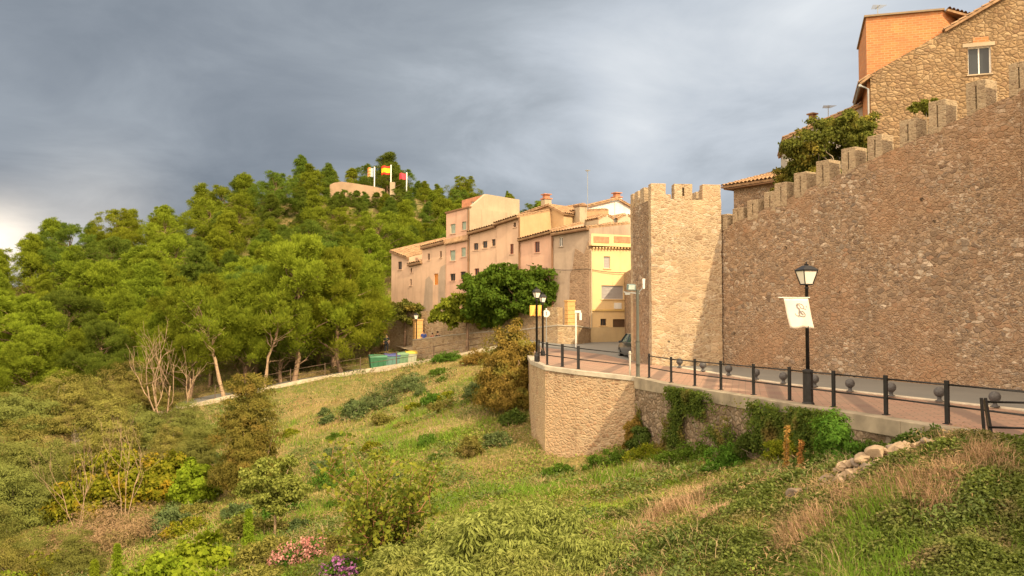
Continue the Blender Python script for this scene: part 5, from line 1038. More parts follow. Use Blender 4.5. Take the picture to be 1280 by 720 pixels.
def mat_copy(me, mat):
    m = me.copy(); m.materials.clear(); m.materials.append(mat); return m
def protos(vs, label_base):
    out = []
    for i, (mb, me) in enumerate(vs):
        tm = bpy.data.meshes.new('trunk'); tm.from_pydata(mb.v, [], mb.f); tm.materials.append(BARK); tm.update(); tm.polygons.foreach_set('use_smooth', [True] * len(tm.polygons))
        out.append((tm, [mat_copy(me, m) for m in (L_PINE, L_PINE2, L_PINE3)]))
    return out
NV, FV = protos(near_v, ''), protos(far_v, '')
def put(name, proto, leafi, label, cat, group, loc, sc, rz, part='crown', trunk='trunk', tilt=0.):
    r = thing(name, label, cat, loc, rz, group); r.scale = sc if isinstance(sc, tuple) else (sc, sc, sc); r.rotation_euler = (tilt, 0, rz)
    for nm, me in ((trunk, proto[0]), (part, proto[1][leafi])): o = bpy.data.objects.new(nm, me); COL.objects.link(o); o.parent = r
    return r
# named pines by the lane: px, base y from ground, depth, height, variant, leaf
rng = np.random.default_rng(5)
named = [(370, 76, 11.8, 1, 2, 'broad bright pine with spreading crown overhanging the lane'), (424, 78, 10.6, 3, 2, 'full bright green pine nearest the houses above the lane'), (462, 83, 4.6, 0, 1, 'short dark pine beside the small orange pillar'),
         (352, 77, 8.5, 0, 1, 'dark pine whose straight trunk stands on the lane kerb'), (310, 76, 9.5, 1, 0, 'pine with a bare straight trunk beside the lane bend'), (240, 74, 9.0, 3, 0, 'pine rising behind the pale leafless tree'), (400, 83, 9.5, 0, 0, 'mid green pine set back behind the overhanging pine')]
for px, Y, H_, v_, l_, lb_ in named:
    x = (px - 640) / F * Y; put('pine_tree', NV[v_], l_, lb_, 'pine tree', 'pines lining the lane', (x, Y, tz(x, Y) - .1), H_ / 9, rng.random() * 6.28)
# leaning pale trunks
def lean_pine(label, px, Y, H_, lean, seed, bare, rz):
    mb, me = pine_proto(seed, H_, bare, .30, 22, 520, .27, lean); x = (px - 640) / F * Y
    return tree_from('leaning_pine', mb, me, label, 'pine tree', (x, Y, tz(x, Y)), BARKP, L_PINE, 'leaning pines', rz)
lean_pine('pine with a long pale trunk leaning left above the lane', 281, 71.5, 8.6, -.9, 31, .62, 0.)
lean_pine('pine with a thick pale trunk leaning right towards the bright pines', 330, 72.5, 7.5, .7, 32, .62, .2)
# forest over the hill
cand = []; tries = 0
pts = np.zeros((0, 2)); boxes = []
while len(pts) < 284 and tries < 90000:
    tries += 1; px = rng.uniform(-70, 760); Y = rng.uniform(80, 205); x = (px - 640) / F * Y
    if px > 440 and Y < 100: continue
    if px > 470 and Y < 118: continue
    if px > 560 and Y < 140: continue
    if px > 640 and Y < 178: continue
    if px > 780 and rng.random() < .5: continue
    if 403 < px < 515 and 173 < Y < 186: continue
    edge = np.interp(px, [-130, 0, 60, 150, 230, 300, 350, 430, 560, 640, 700, 850], [130, 133, 138, 148, 168, 186, 190, 202, 205, 203, 203, 203])
    if Y > edge: continue
    dmin = 4.9 + (Y - 80) * .012
    if len(pts) and np.min(np.hypot(pts[:, 0] - x, pts[:, 1] - Y)) < dmin: continue
    pts = np.r_[pts, [[x, Y]]]; boxes.append(px)
zs = terr(pts[:, 0], pts[:, 1])
print('forest', len(pts), tries)
for (x, Y), z, px in zip(pts, zs, boxes):
    H_ = rng.uniform(5.6, 9.6) * (1.05 if Y < 110 else .95); 
    if 400 < px < 520 and 150 < Y <= 173: H_ = rng.uniform(3.8, 5.0)
    if px > 600: H_ *= .62
    if 520 < px <= 600 and Y > 150: H_ *= .8
    w_ = rng.uniform(1.1, 1.4); P_ = NV if Y < 100 else FV; v_ = rng.integers(len(P_)); s_ = H_ / 9
    lf_ = rng.choice(3, p=[.45, .25, .3]) if Y < 150 else rng.choice(3, p=[.4, .5, .1])
    put('pine_tree', P_[v_], int(lf_), 'green pine in the dense wood covering the hillside', 'pine tree', 'pines of the wooded hillside', (x, Y, z - .2), (s_ * w_, s_ * w_, s_), rng.random() * 6.28)
for px, Y, yt in ((408, 176, 236), (420, 175, 240), (431, 176, 238), (443, 175, 239), (455, 176, 240), (468, 175, 241), (480, 174, 240), (496, 174, 238), (510, 173, 240), (415, 169, 246), (450, 169, 248), (487, 168, 248)):
    x = (px - 640) / F * Y; z = tz(x, Y); h_ = max(2.2, zat(yt, Y) - z); s_ = h_ / 9; put('pine_tree', FV[px % 5], 1, 'green pine in the dense wood covering the hillside', 'pine tree', 'pines of the wooded hillside', (x, Y, z - .15), (max(s_, .38) * 1.3, max(s_, .38) * 1.2, s_), px, )
# spiky little conifers on the skyline
def conifer(label, name, loc, H_, w, mat, seed, per=220, ls=.22, n=26, group=None, sq=.5):
    rng = np.random.default_rng(seed); mb = MB(); mb.tube([(0, 0, -.3), (0, 0, H_ * .5), (0, 0, H_ * .97)], [.03 * H_ * .6, .018 * H_ * .6, .01], 6); C = []; Q = []
    for i in range(n):
        t_ = (i + .5) / n; e = w * (1 - t_) ** .75 * (.6 + .4 * rng.random()); a = i * 2.4; C.append((e * .55 * math.cos(a), e * .55 * math.sin(a), H_ * (.04 + .92 * t_))); Q.append(e * .55 + .06 * w)
    V = clumps_leaves(np.array(C), np.array(Q), per, ls, .1, rng, flat=sq * 1.3, shell=.3, up=.7, jitter=.8); return tree_from(name, mb, leaf_mesh('crown', V), label, 'tree', loc, BARK, mat, group)
for px, Y, yb, yt, lb_ in ((634, 190, 262, 238, 'small pointed conifer on the skyline just right of the beige rooftop block'), ):
    x = (px - 640) / F * Y; conifer(lb_, 'pointed_conifer', (x, Y, zat(yb, Y)), zat(yt, Y) - zat(yb, Y), 1.2, L_PINE2, 41)
# plane trees on the terrace
L_PLANE = leafmat('plane_leaf', (.045, .095, .012), (.10, .17, .022), .3, .1); L_YEL = leafmat('yellowing_leaf', (.13, .16, .018), (.26, .27, .03), .35, .15); L_DARK = leafmat('olive_dark_leaf', (.075, .09, .02), (.16, .165, .035), .2, .2, patch=(.26, .20, .04))
def broad(label, name, loc, H_, size, seed, mat, bark, nc=40, per=300, ls=.22, cz=.62, group=None, patch=None, r0=.14):
    """trunk + limbs + rounded crown; size = crown half extents"""
    rng = np.random.default_rng(seed); mb = MB(); c0 = np.array([0, 0, H_ * cz]); mb.tube([(0, 0, -.4), (.03, 0, H_ * .2), (0, .04, H_ * cz * .75)], [r0 * 1.2, r0, r0 * .8], 8)
    d = unit(rng.normal(size=(nc, 3))); q = .45 + .55 * rng.random((nc, 1)) ** .6; C = c0 + d * q * size * .82; Q = min(size) * (.26 + .2 * rng.random(nc))
    for c in C[::3]: limb(mb, (0, 0, H_ * cz * .7), Vector(c), r0 * .45, .015, rng, .07, 5, 4)
    ii = np.repeat(np.arange(nc), 4); C2 = C[ii] + unit(rng.normal(size=(len(ii), 3))) * Q[ii][:, None] * .75; Q2 = Q[ii] * (.4 + .3 * rng.random(len(ii)))
    V = clumps_leaves(C2, Q2, per // 4, ls, .32, rng, flat=.7, shell=.25, up=.5, jitter=1.); return tree_from(name, mb, leaf_mesh('crown', V), label, 'tree', loc, bark, mat, group)
def at_px(px, Y, z): return ((px - 640) / F * Y, Y, z)
broad('large round dark green tree in front of the pink houses', 'plane_tree', at_px(652, 73.5, 1.0), 6.5, (6.0, 3.0, 2.6), 61, L_PLANE, BARK, 95, 480, .28, .60)
broad('smaller yellow green tree left of the large round tree', 'plane_tree', at_px(584, 75.5, .6), 4.3, (3.8, 2.0, 1.5), 62, L_YEL, BARK, 40, 340, .26, .66) 
broad('dark green young tree under the yellow green canopy', 'plane_tree', at_px(622, 76, .7), 4.6, (2.6, 2., 1.7), 66, L_PLANE, BARK, 34, 320, .26, .62)
broad('small dull green tree by the ruined wall left of the houses', 'round_tree', at_px(506, 83, 0.2), 4.4, (2.4, 1.6, 1.1), 63, L_DARK, BARK, 26, 300, .25, .74)
# tree and bush behind the battlements
broad('dark olive tree rising behind the battlements below the ashen house', 'olive_green_tree', at_px(1050, 44.5, 6.9), 6.6, (3.1, 1.6, 2.2), 64, L_DARK, BARKG, 60, 520, .16, .66)
broad('second dark olive crown spilling behind the middle merlons', 'olive_green_tree', at_px(1000, 46.5, 6.9), 4.2, (1.6, 1.4, 1.6), 65, L_DARK, BARKG, 30, 420, .15, .62)
broad('thin bush with yellowish leaves against the stone gable', 'light_bush', at_px(1162, 42.5, 6.9), 6.9, (.95, .7, .55), 67, leafmat('light_bush_leaf', (.09, .10, .02), (.2, .2, .04), .3, .1), BARKG, 16, 260, .12, .90, r0=.05)
# ------------------------------------------------------------------ shrubs of the slope
def pos(px, Y, dz=-.05): x = (px - 640) / F * Y; return (x, Y, tz(x, Y) + dz)
def bush(label, name, px, Y, size, seed, mat, ls=.12, asp=.3, nc=26, per=260, bark=None, cat='shrub', group=None, **kw):
    mb, me = shrub_mesh(seed, size, nc, per, ls, asp, **kw); r = thing(name, label, cat, pos(px, Y), 0, group); mb.build('stems', bark or BARKG, r, smooth=True); finish('foliage', me, mat, r); return r
LM = {
 'olive': leafmat('dull_olive', (.15, .14, .035), (.26, .235, .06), .25, .35, patch=(.16, .12, .05)),
 'olive2': leafmat('greyish_green', (.12, .135, .035), (.20, .21, .055), .25, .3),
 'brown': leafmat('brown_green', (.11, .10, .022), (.20, .165, .038), .25, .1, patch=(.20, .13, .035)),
 'twig': leafmat('brown_twigs', (.24, .165, .085), (.36, .25, .14), .15, .1, patch=(.12, .13, .03)),
 'lime': leafmat('lime_leaf', (.15, .22, .015), (.27, .34, .03), .35, .15),
 'yel': leafmat('yellow_green', (.13, .16, .012), (.26, .25, .025), .3, .2, patch=(.34, .22, .02)),
 'teal': leafmat('blue_green', (.08, .115, .045), (.15, .19, .07), .25, .2),
 'green': leafmat('fresh_green', (.06, .13, .018), (.12, .21, .03), .3, .2),
 'dkgreen': leafmat('deep_green', (.05, .085, .02), (.115, .16, .035), .25, .2),
 'amber': leafmat('amber_leaf', (.19, .13, .03), (.32, .22, .055), .3, .1, patch=(.15, .16, .035)),
 'willow': leafmat('pale_willow', (.17, .195, .045), (.30, .32, .09), .3, .2),
 'pink': leafmat('pink_petals', (.55, .20, .20), (.75, .40, .36), .3, .05), 'purple': leafmat('purple_petals', (.32, .10, .30), (.50, .22, .45), .3, .05)}
# thicket on the left: individual bushy trees, copied
def proto_of(seed, size, **kw):
    mb, me = shrub_mesh(seed, size, **kw); tm = bpy.data.meshes.new('stems'); tm.from_pydata(mb.v, [], mb.f); tm.materials.append(BARKG); tm.update(); return tm, me
TP = []
for sd, sz in ((1, (2.9, 2.6, 4.6)), (2, (3.3, 2.8, 4.0)), (3, (2.5, 2.5, 5.0))):
    tm, me = proto_of(sd, sz, nc=60, per=560, ls=.17, asp=.13, flat=.6, up=.8, fill=.35, sub=5); TP.append((tm, [mat_copy(me, LM[k]) for k in ('olive', 'olive2', 'twig')]))
rng = np.random.default_rng(21); tp = []
for px, Y, m_, s_ in ((10,70,0,1.),(60,72,0,1.05),(112,71,0,.95),(160,70,0,1.),(-25,62,0,1.),(35,62,1,.95),(90,63,0,1.),(140,62,0,.9),(182,64,1,.85),(232,64,1,.7),(262,60,1,.6),(-15,54,1,.95),(40,54,1,1.),(85,55,1,.75),(5,46,1,.9),(55,47,1,.75),(-10,39,1,.7),(248,52,1,.6),(215,57,0,.6),(60,38,1,.5),(20,34,0,.5),(100,34,1,.45),(15,51,1,.95),(62,52,1,.95),(-20,48,1,.9),(105,50,1,.7),(30,58,0,.9),(25,66,0,.8),(75,66,0,.8),(120,66,0,.8),(150,66,0,.7),(-30,70,0,.9),(195,69,0,.7)):
    if m_ == 0: lb, g = 'dull olive brown bushy tree in the upper part of the thicket on the left', 'olive brown trees of the left thicket'
    else: lb, g = 'grey green bushy tree in the lower part of the thicket on the left', 'grey green trees of the left thicket'
    P_ = TP[rng.integers(3)]; put('bushy_tree', P_, m_, lb, 'bushy tree', g, pos(px, Y, -.1), (s_ * 1.1, s_, s_), rng.random() * 6.28, 'foliage', 'stems')
# dead tree
def bare_tree(label, name, px, Y, L, r0, seeds, spread, lvl=3, group=None, mat=BARKP, up=.5, dirs=None):
    r = thing(name, label, 'bare tree', pos(px, Y, -.3), 0, group); rng = np.random.default_rng(seeds); mb = MB()
    for d in (dirs or [(0, 0, 1)]): bare_branches(mb, (0, 0, 0), d, L, r0, lvl, rng, spread, up)
    mb.build('branches', mat, r, smooth=True); return r
bare_tree('leafless pale tree with spreading branches before the dark pines', 'dead_tree', 207, 66.5, 3.9, .085, 8, .38, 3, dirs=[(-.06, 0, 1), (.08, .1, 1), (-.22, 0, 1)])
bare_tree('small leafless tree standing behind the leaning pine', 'dead_tree', 236, 69.5, 2.6, .06, 9, .5, 2, dirs=[(.1, 0, 1), (.35, 0, 1)])
# brown feathery tree
mb, me = shrub_mesh(51, (1.85, 1.7, 8.3), 130, 560, .15, .13, flat=.55, up=.6, fill=.3, sub=5)
r = thing('feathery_tree', 'tall brown green feathery tree in the middle of the slope', 'tree', pos(314, 44.5)); mb.build('trunk', BARK, r); finish('crown', me, LM['brown'], r)
r.children[0].data.transform(Matrix.Scale(1, 4))
# yellow-green shrub with bare stems
for i, (px, Y, sz, sd) in enumerate(((110, 47, (2.3, 1.8, 3.6), 52), (165, 47.5, (2.6, 2., 4.1), 53), (215, 48, (1.9, 1.6, 3.0), 54))):
    bush(['left part of the yellow green shrubbery behind the bare stems', 'tallest yellow green shrub with an orange tinged top behind the bare stems', 'right end of the yellow green shrubbery'][i], 'yellow_green_shrub', px, Y, sz, sd, LM['yel'], .19, .3, 34, 330, fill=.4)
bare_tree('cluster of upright leafless stems, left of two in the yellow green shrubbery', 'bare_shrub', 104, 44.6, 2.5, .03, 10, .42, 3, up=.7, dirs=[(-.45, 0, 1), (-.15, 0, 1), (.25, 0, 1)])
bare_tree('cluster of upright leafless stems, right of two in the yellow green shrubbery', 'bare_shrub', 160, 44.8, 2.8, .03, 12, .42, 3, up=.7, dirs=[(-.35, 0, 1), (.05, 0, 1), (.45, 0, 1)])
bush('twiggy brown bush below the bare stems', 'brown_bush', 150, 39, (3.0, 2.2, 2.2), 55, LM['twig'], .16, .07, 46, 460, fill=.4)
bush('low twiggy brown bush in front of the larger one', 'brown_bush', 105, 36.5, (2.2, 1.6, 1.5), 155, LM['twig'], .16, .07, 30, 360, fill=.4)
bush('dense green bush right of the bare stems', 'green_bush', 246, 46, (1.5, 1.3, 2.6), 56, LM['lime'], .16, .35, 30, 260, fill=.4)
bush('blue grey bush beside the brown twiggy bush', 'grey_bush', 212, 40, (1.1, 1.0, 1.5), 57, LM['teal'], .13, .2, 24, 260)
bush('small bright yellow green bush at the left edge', 'lime_bush', 14, 33, (1.5, 1.1, .9), 58, LM['lime'], .14, .35, 20, 220)
bush('small golden bush under the grey green thicket', 'golden_bush', 60, 35, (1.6, 1.1, 1.1), 59, LM['yel'], .14, .3, 22, 220)
bush('lime green bush in the bottom left corner', 'lime_bush', 10, 29.5, (1.3, 1., .7), 60, LM['lime'], .13, .35, 20, 220)
# large leaved vine shrub
for i, (px, Y, sz) in enumerate(((215, 29, (1.5, 1.1, 1.2)), (262, 30.5, (1.6, 1.1, 1.5)), (250, 27.5, (1.5, 1., .8)))):
    bush(['leftmost lime green bush with big heart shaped leaves', 'tallest lime green bush with big heart shaped leaves', 'front low lime green bush with big heart shaped leaves'][i], 'big_leaved_bush', px, Y, sz, 70 + i, LM['lime'], .17, .42, 26, 170, fill=.5)
def cyp(label, px, Y, h, w, seed): conifer(label, 'young_cypress', pos(px, Y, 0), h, w, LM['lime'], seed, 420, .12, 16)
cyp('young columnar cypress, left of two among the flowers at the bottom left', 124, 30, 1.25, .26, 81); cyp('taller young columnar cypress beside the pink flowers at the bottom left', 152, 29.5, 1.75, .30, 82); cyp('young columnar cypress beside the small round yellow green tree', 314, 32, 1.55, .28, 83)
broad('small round yellow green tree on a slim trunk at the lower left', 'young_tree', pos(346, 33.5), 3.1, (1.35, 1.1, 1.0), 84, leafmat('silver_lime', (.16, .20, .04), (.30, .33, .08), .3, .1), BARKP, 46, 330, .11, .64, r0=.05)
for i, (px, Y, sz, k, lb) in enumerate(((380, 28.5, (1.0, .8, .8), 'pink', 'pink flowering oleander right of the small round tree'), (168, 27.8, (.9, .6, .5), 'pink', 'pink flowering bush at the bottom left by the cypresses'), (437, 24.5, (.7, .6, .7), 'purple', 'purple flowering bush under the big leaved sapling'))):
    r = bush(lb, 'flowering_bush', px, Y, sz, 90 + i, LM['green'], .09, .3, 20, 160); mb, me = shrub_mesh(95 + i, (sz[0] * 1.06, sz[1] * 1.06, sz[2] * 1.1), 22, 80, .07, .5, fill=.85, shell=.7); finish('blossom', me, LM[k], r)
# sapling with large leaves and reddish boughs
rng = np.random.default_rng(33); mb = MB(); tips = []
r = thing('large_leaved_sapling', 'open sapling with large scattered leaves and reddish boughs at the lower centre', 'sapling', pos(478, 24.5))
for i in range(17):
    a = i * 2.4; lean = .25 + .55 * rng.random(); d = Vector((math.cos(a) * lean, math.sin(a) * lean * .7, 1)); L_ = rng.uniform(1.6, 3.6); p_ = limb(mb, (0, 0, 0), d.normalized() * L_, .035, .010, rng, .06, 6, 6)
    for q in p_[2:]:
        tips.append(q)
        for k in range(3): e_ = q + Vector(rng.normal(size=3)) * .32 + Vector((0, 0, .1)); mb.tube([q, e_], [.01, .005], 4); tips.append(e_); tips.append(q.lerp(e_, .5))
mb.build('boughs', plain('reddish_bark', (.30, .15, .08), .9, var=.2, scale=5), r, smooth=True)
T_ = np.array([tuple(q) for q in tips]); ix = np.repeat(np.arange(len(T_)), 8); Pp = T_[ix] + rng.normal(size=(len(ix), 3)) * .11; N_ = unit(rng.normal(size=(len(ix), 3)) + [0, -.3, .6])
V = leaf_arrays(Pp, N_, .14 * (.6 + .7 * rng.random(len(ix))), .36, rng); finish('leaves', leaf_mesh('leaves', V), leafmat('sapling_leaf', (.07, .12, .02), (.24, .26, .035), .35, .05), r)
# willow-leaved shrubs at the bottom
wp = [(520, 20.5, 1.3), (570, 19.5, 1.2), (620, 21, 1.35), (665, 19.3, 1.1), (545, 17.5, .8), (605, 17.8, .9), (700, 17.6, .8), (650, 17.2, .7), (740, 18.6, .8), (585, 23.5, 1.25), (640, 24, 1.1), (690, 21.8, .95), (510, 23.5, 1.0), (745, 16.6, .6)]
tm, me = proto_of(120, (1.35, 1.1, 1.1), nc=46, per=620, ls=.125, asp=.14, droop=.55, fill=.35, flat=.7); me.materials.clear(); WPr = (tm, [mat_copy(me, LM['willow'])])
for i, (px, Y, s_) in enumerate(wp): put('willow_leaved_shrub', WPr, 0, 'pale green shrub with narrow drooping leaves filling the bottom centre', 'shrub', 'narrow leaved shrubs at the bottom centre', pos(px, Y), (s_, s_, s_ * (.8 + .3 * (i % 3) / 2)), i * 1.9, 'foliage', 'stems')
# amber bush and neighbours by the bastion
bush('large amber and green bush left of the bastion', 'amber_bush', 641, 46.8, (2.0, 1.6, 5.5), 101, LM['amber'], .13, .22, 120, 420, fill=.4, bark=BARKP)
for i, (px, Y, sz, k, lb) in enumerate(((605, 50, (1.3, 1., 1.3), 'teal', 'blue green bush left of the amber bush'), (475, 60, (2.4, 1.4, 1.9), 'teal', 'broad blue green shrub below the lane kerb'), (512, 63, (2.2, 1.2, 1.6), 'teal', 'right part of the blue green shrubs below the lane kerb'), (443, 58, (1.2, 1., 1.5), 'teal', 'small dark blue green bush at the left foot of the shrubs below the lane'),
      (560, 70, (1.5, .9, .9), 'green', 'small green bush under the lane railing'), (545, 55, (1.0, .8, .7), 'green', 'low bright bush in the middle of the grassy slope'), (625, 42, (.9, .8, .6), 'teal', 'low bush in the shade at the foot of the bastion'), (640, 44.5, (.8, .8, .7), 'dkgreen', 'dark bush tucked beside the bastion corner'), (420, 41, (1.4, 1., .9), 'green', 'low green bush on the slope left of the sapling'), (598, 66, (1.4, .9, 1.0), 'amber', 'small amber tinted bush under the lane railing near the parapet'), (700, 37.2, (.9, .5, .6), 'green', 'low green herbs at the foot of the bastion'))):
    bush(lb, 'bush', px, Y, sz, 110 + i, LM[k], .11, .25, 26, 240, fill=.45)
SB = []
for sd, sz in ((201, (1.1, .9, .9)), (202, (.9, .8, 1.2)), (203, (1.4, 1.0, .8))):
    tm, me = proto_of(sd, sz, nc=26, per=300, ls=.12, asp=.24, fill=.35); SB.append((tm, [mat_copy(me, LM[k]) for k in ('green', 'teal', 'yel', 'olive')]))
rng = np.random.default_rng(88); done = []
for i in range(400):
    px = rng.uniform(225, 640); Y = rng.uniform(25, 66)
    if (px > 440 and Y < 31) or (px < 330 and Y < 34) or (px < 400 and Y > 62) or (px > 590 and Y < 50 and px < 690): continue
    if px > 420 and rng.random() < .35: continue
    if any(abs(px - a) / F * Y < 1.5 and abs(Y - b) < 2.2 for a, b in done): continue
    if len(done) >= 46: break
    done.append((px, Y)); s_ = rng.uniform(.45, 1.0) * (1.15 if px < 400 else .85); k = int(rng.choice(4, p=[.35, .25, .15, .25]))
    put('small_bush', SB[i % 3], k, 'small leafy bush dotted over the open grassy slope between the larger shrubs', 'bush', 'small bushes dotted over the grassy slope', pos(px, Y), (s_ * 1.1, s_, s_ * rng.uniform(.7, 1.1)), rng.random() * 6, 'foliage', 'stems')
# plants against and below the retaining wall
for i, (px, Y, sz, k, lb, dz) in enumerate(((790, 37.3, (.55, .4, 2.4), 'amber', 'tall yellowish climber in the corner where bastion meets retaining wall', 0), (800, 36.8, (.6, .5, 1.4), 'dkgreen', 'dark climber at the foot of the corner beside the bastion', 0), (950, 28.6, (1.1, .6, 1.0), 'dkgreen', 'dark bush against the retaining wall left of the lamp', .2), (985, 26.2, (.8, .5, .9), 'yel', 'yellowish bush at the wall foot below the lamp', .1),
      (760, 36.2, (1.4, .6, .9), 'green', 'bright herbs at the right foot of the bastion', -.1), (820, 34.6, (1.5, .7, .8), 'yel', 'bright herbs at the foot of the retaining wall, left clump', 0), (866, 31.9, (1.7, .8, .95), 'green', 'bright herbs at the foot of the retaining wall, middle clump', 0), (912, 29., (1.2, .7, .9), 'green', 'bright herbs at the foot of the retaining wall, right clump', 0),
      (1050, 21.2, (1.05, .85, 2.15), 'green', 'feathery fresh green shrub in front of the railing', 0), (1095, 20.9, (.9, .6, .8), 'dkgreen', 'dark low shrub between the feathery shrub and the kerb', 0), (1015, 22.8, (.8, .6, .9), 'dkgreen', 'dark shrub left of the feathery shrub', 0), (1160, 18.6, (.9, .5, .5), 'dkgreen', 'low dark plants behind the dry grass mound', 0))):
    b_ = bush(lb, 'wall_plant' if i < 4 else 'leafy_shrub', px, Y, sz, 130 + i, LM[k], .085, .22, 30, 300, fill=.4); b_.location.z += dz
# dry stalk
def stalk(label, px, Y, h):
    r = thing('dry_stalk', label, 'dry plant', pos(px, Y)); rng = np.random.default_rng(int(px)); mb = MB(); mb.tube([(0, 0, 0), (.03, 0, h * .5), (.06, 0, h)], [.012, .01, .005], 5); mb.build('stem', BARKP, r)
    n = 500; z = h * (.3 + .7 * rng.random(n)); P_ = np.c_[.06 * z / h + rng.normal(size=n) * .035, rng.normal(size=n) * .035, z]; finish('seed_heads', leaf_mesh('seed_heads', leaf_arrays(P_, unit(rng.normal(size=(n, 3))), .05, .4, rng)), leafmat('rust_seed', (.32, .15, .04), (.45, .24, .08), .2, .05), r)
stalk('tall rust coloured dry stalk standing below the lamp post', 979, 22, 1.55); stalk('shorter dry stalk right of the rust coloured one', 996, 21.6, 1.1)
# ------------------------------------------------------------------ boulders
STONE = plain('boulder_stone', (.33, .245, .165), .9, var=.4, scale=2.5, bump=.6); STONE2 = plain('grey_boulder', (.22, .175, .14), .9, var=.4, scale=2.5, bump=.6)
import bmesh
def boulder_mesh(seed, s):
    rng = np.random.default_rng(seed); bm = bmesh.new(); bmesh.ops.create_icosphere(bm, subdivisions=3, radius=1)
    pl = unit(rng.normal(size=(12, 3))); dd = .5 + .3 * rng.random(12)
    for v in bm.verts:
        p = np.array(v.co)
        for n_, d_ in zip(pl, dd):
            k = p @ n_ - d_
            if k > 0: p = p - n_ * k * .97
        v.co = Vector(p * s) * (1 + .03 * math.sin(p[0] * 9 + seed))
    me = bpy.data.meshes.new('stone'); bm.to_mesh(me); bm.free(); return me
dw = thing('dry_stone_wall', 'tumbled dry stone wall of pale boulders curving below the dry grass mound', 'stone wall', pos(1080, 17.6))
rng = np.random.default_rng(3)
for i in range(96):
    f_ = rng.random(); px = np.interp(f_, [0, .5, 1], [1018, 1075, 1165]); Y = np.interp(f_, [0, .5, 1], [18.3, 17.35, 17.05]) + rng.normal() * .05
    row = rng.integers(0, 3); x = (px - 640) / F * Y; hmax = np.interp(f_, [0, .25, .6, 1], [.12, .42, .55, .35]); s_ = rng.uniform(.08, .19)
    me = boulder_mesh(i, (s_ * 1.3, s_, s_ * .8)); o = finish('stone', me, STONE if rng.random() < .65 else STONE2, dw); zz = tz(x, Y - .2 + row * .12) - .14 + hmax * row / 2.4
    o.location = Vector((x, Y - .25 + row * .12, zz)) - dw.location; o.rotation_euler = (rng.normal() * .3, rng.normal() * .3, rng.random() * 6)
for i, (px, Y, s_, lb) in enumerate(((1003, 17.9, .3, 'dark boulder lying below the left end of the dry stone wall'), (1017, 17.7, .2, 'smaller boulder touching the dark boulder'), (905, 29.4, .25, 'pale boulder on the slope at the foot of the retaining wall'))):
    o = finish('boulder', boulder_mesh(90 + i, (s_ * 1.3, s_, s_ * .75)), STONE2, None, True); o.location = pos(px, Y, .05); tag(o, lb, 'boulder')
# ------------------------------------------------------------------ grass and ground cover
def samp(n, y0, y1, px0=-60, px1=1340, rng=RNG, pw=1.):
    px = rng.uniform(px0, px1, n); Y = y0 * (y1 / y0) ** (rng.random(n) ** pw); X = (px - 640) / F * Y; return X, Y
def keep_ground(X, Y):
    px_ = 640 + F * X / Y; dwz = (px_ > 1012) & (px_ < 1170) & (Y > np.interp(px_, [1012, 1060, 1170], [17.75, 16.95, 16.55])) & (Y < 18.7)
    s_, _ = lane_near(X, Y); m = (~dwz | (RNG.random(X.shape) < .12)) & ~inpoly(X, Y, PLAT) & ~((s_ > -.15) & (s_ < 5.3)); return m
def greenness(X, Y):
    g = snoise(X, Y, .35, 31) * .8 + snoise(X, Y, 1.2, 32) * .5
    px = 640 + F * X / Y; g = g - .1 + 1.2 * np.exp(-((px - 560 + (Y - 36) * 3) / 70) ** 2 - ((Y - 38) / 16) ** 2) + .7 * np.exp(-((px - 800) / 90) ** 2 - ((Y - 30) / 6) ** 2) + .5 * np.exp(-((px - 250) / 110) ** 2 - ((Y - 30) / 8) ** 2)
    return g
dn = lambda X, Y: np.stack([(terr(X - .4, Y) - terr(X + .4, Y)), (terr(X, Y - .4) - terr(X, Y + .4)), np.zeros(len(X))], -1) * .7
def grass(name, label, mat, n, y0, y1, h, w, sel, leanf=.35, px0=-60, px1=1340, seed=1, curl=1., cat='grass'):
    rng = np.random.default_rng(seed); X, Y = samp(n, y0, y1, px0, px1, rng); m = keep_ground(X, Y); X, Y = X[m], Y[m]; m = sel(X, Y, rng); X, Y = X[m], Y[m]
    # tussocks: pull blades towards clump centres
    Z = terr(X, Y); P_ = np.c_[X, Y, Z - .02]; k = len(P_); sc = (.5 + .9 * rng.random(k)) * np.clip(1.05 + .8 * snoise(X, Y, 1.9, 77), .35, 2.2)
    lean = np.c_[rng.normal(size=(k, 2)) * leanf, np.zeros(k)] + dn(X, Y) * .8 + np.c_[snoise(X, Y, 1.5, 5), snoise(X, Y, 1.5, 6), np.zeros(k)] * .35
    ln = np.linalg.norm(lean, axis=1, keepdims=True); lean = lean / np.maximum(ln, 1e-6) * np.minimum(ln, .95)
    V, Q_, T_ = blades(P_, h * sc, w * (Y / 25.) ** .6, lean, rng, curl); o = finish(name, np_mesh(name, V, Q_, T_), mat, None); tag(o, label, cat, None, 'stuff'); print(name, k); return o
M_GR = leafmat('green_grass', (.14, .235, .024), (.265, .37, .045), .3, 0, patch=(.24, .22, .06)); M_DRY = leafmat('straw_grass', (.33, .25, .095), (.50, .39, .18), .25, 0, patch=(.22, .23, .06)); M_TAN = leafmat('tan_grass', (.36, .24, .14), (.54, .37, .23), .2, 0)
grass('green_grass', 'green grass growing over the slope', M_GR, 480000, 11, 85, .17, .008, lambda X, Y, r: (greenness(X, Y) + r.normal(size=len(X)) * .35 > -.12) & ((Y > 18) | (r.random(len(X)) < .5)), seed=1, leanf=.6)
grass('straw_grass', 'straw coloured dry grass growing over the slope', M_DRY, 480000, 12, 85, .20, .007, lambda X, Y, r: (greenness(X, Y) + r.normal(size=len(X)) * .35 < .15) & (Y > 15.5), seed=2, leanf=.65)
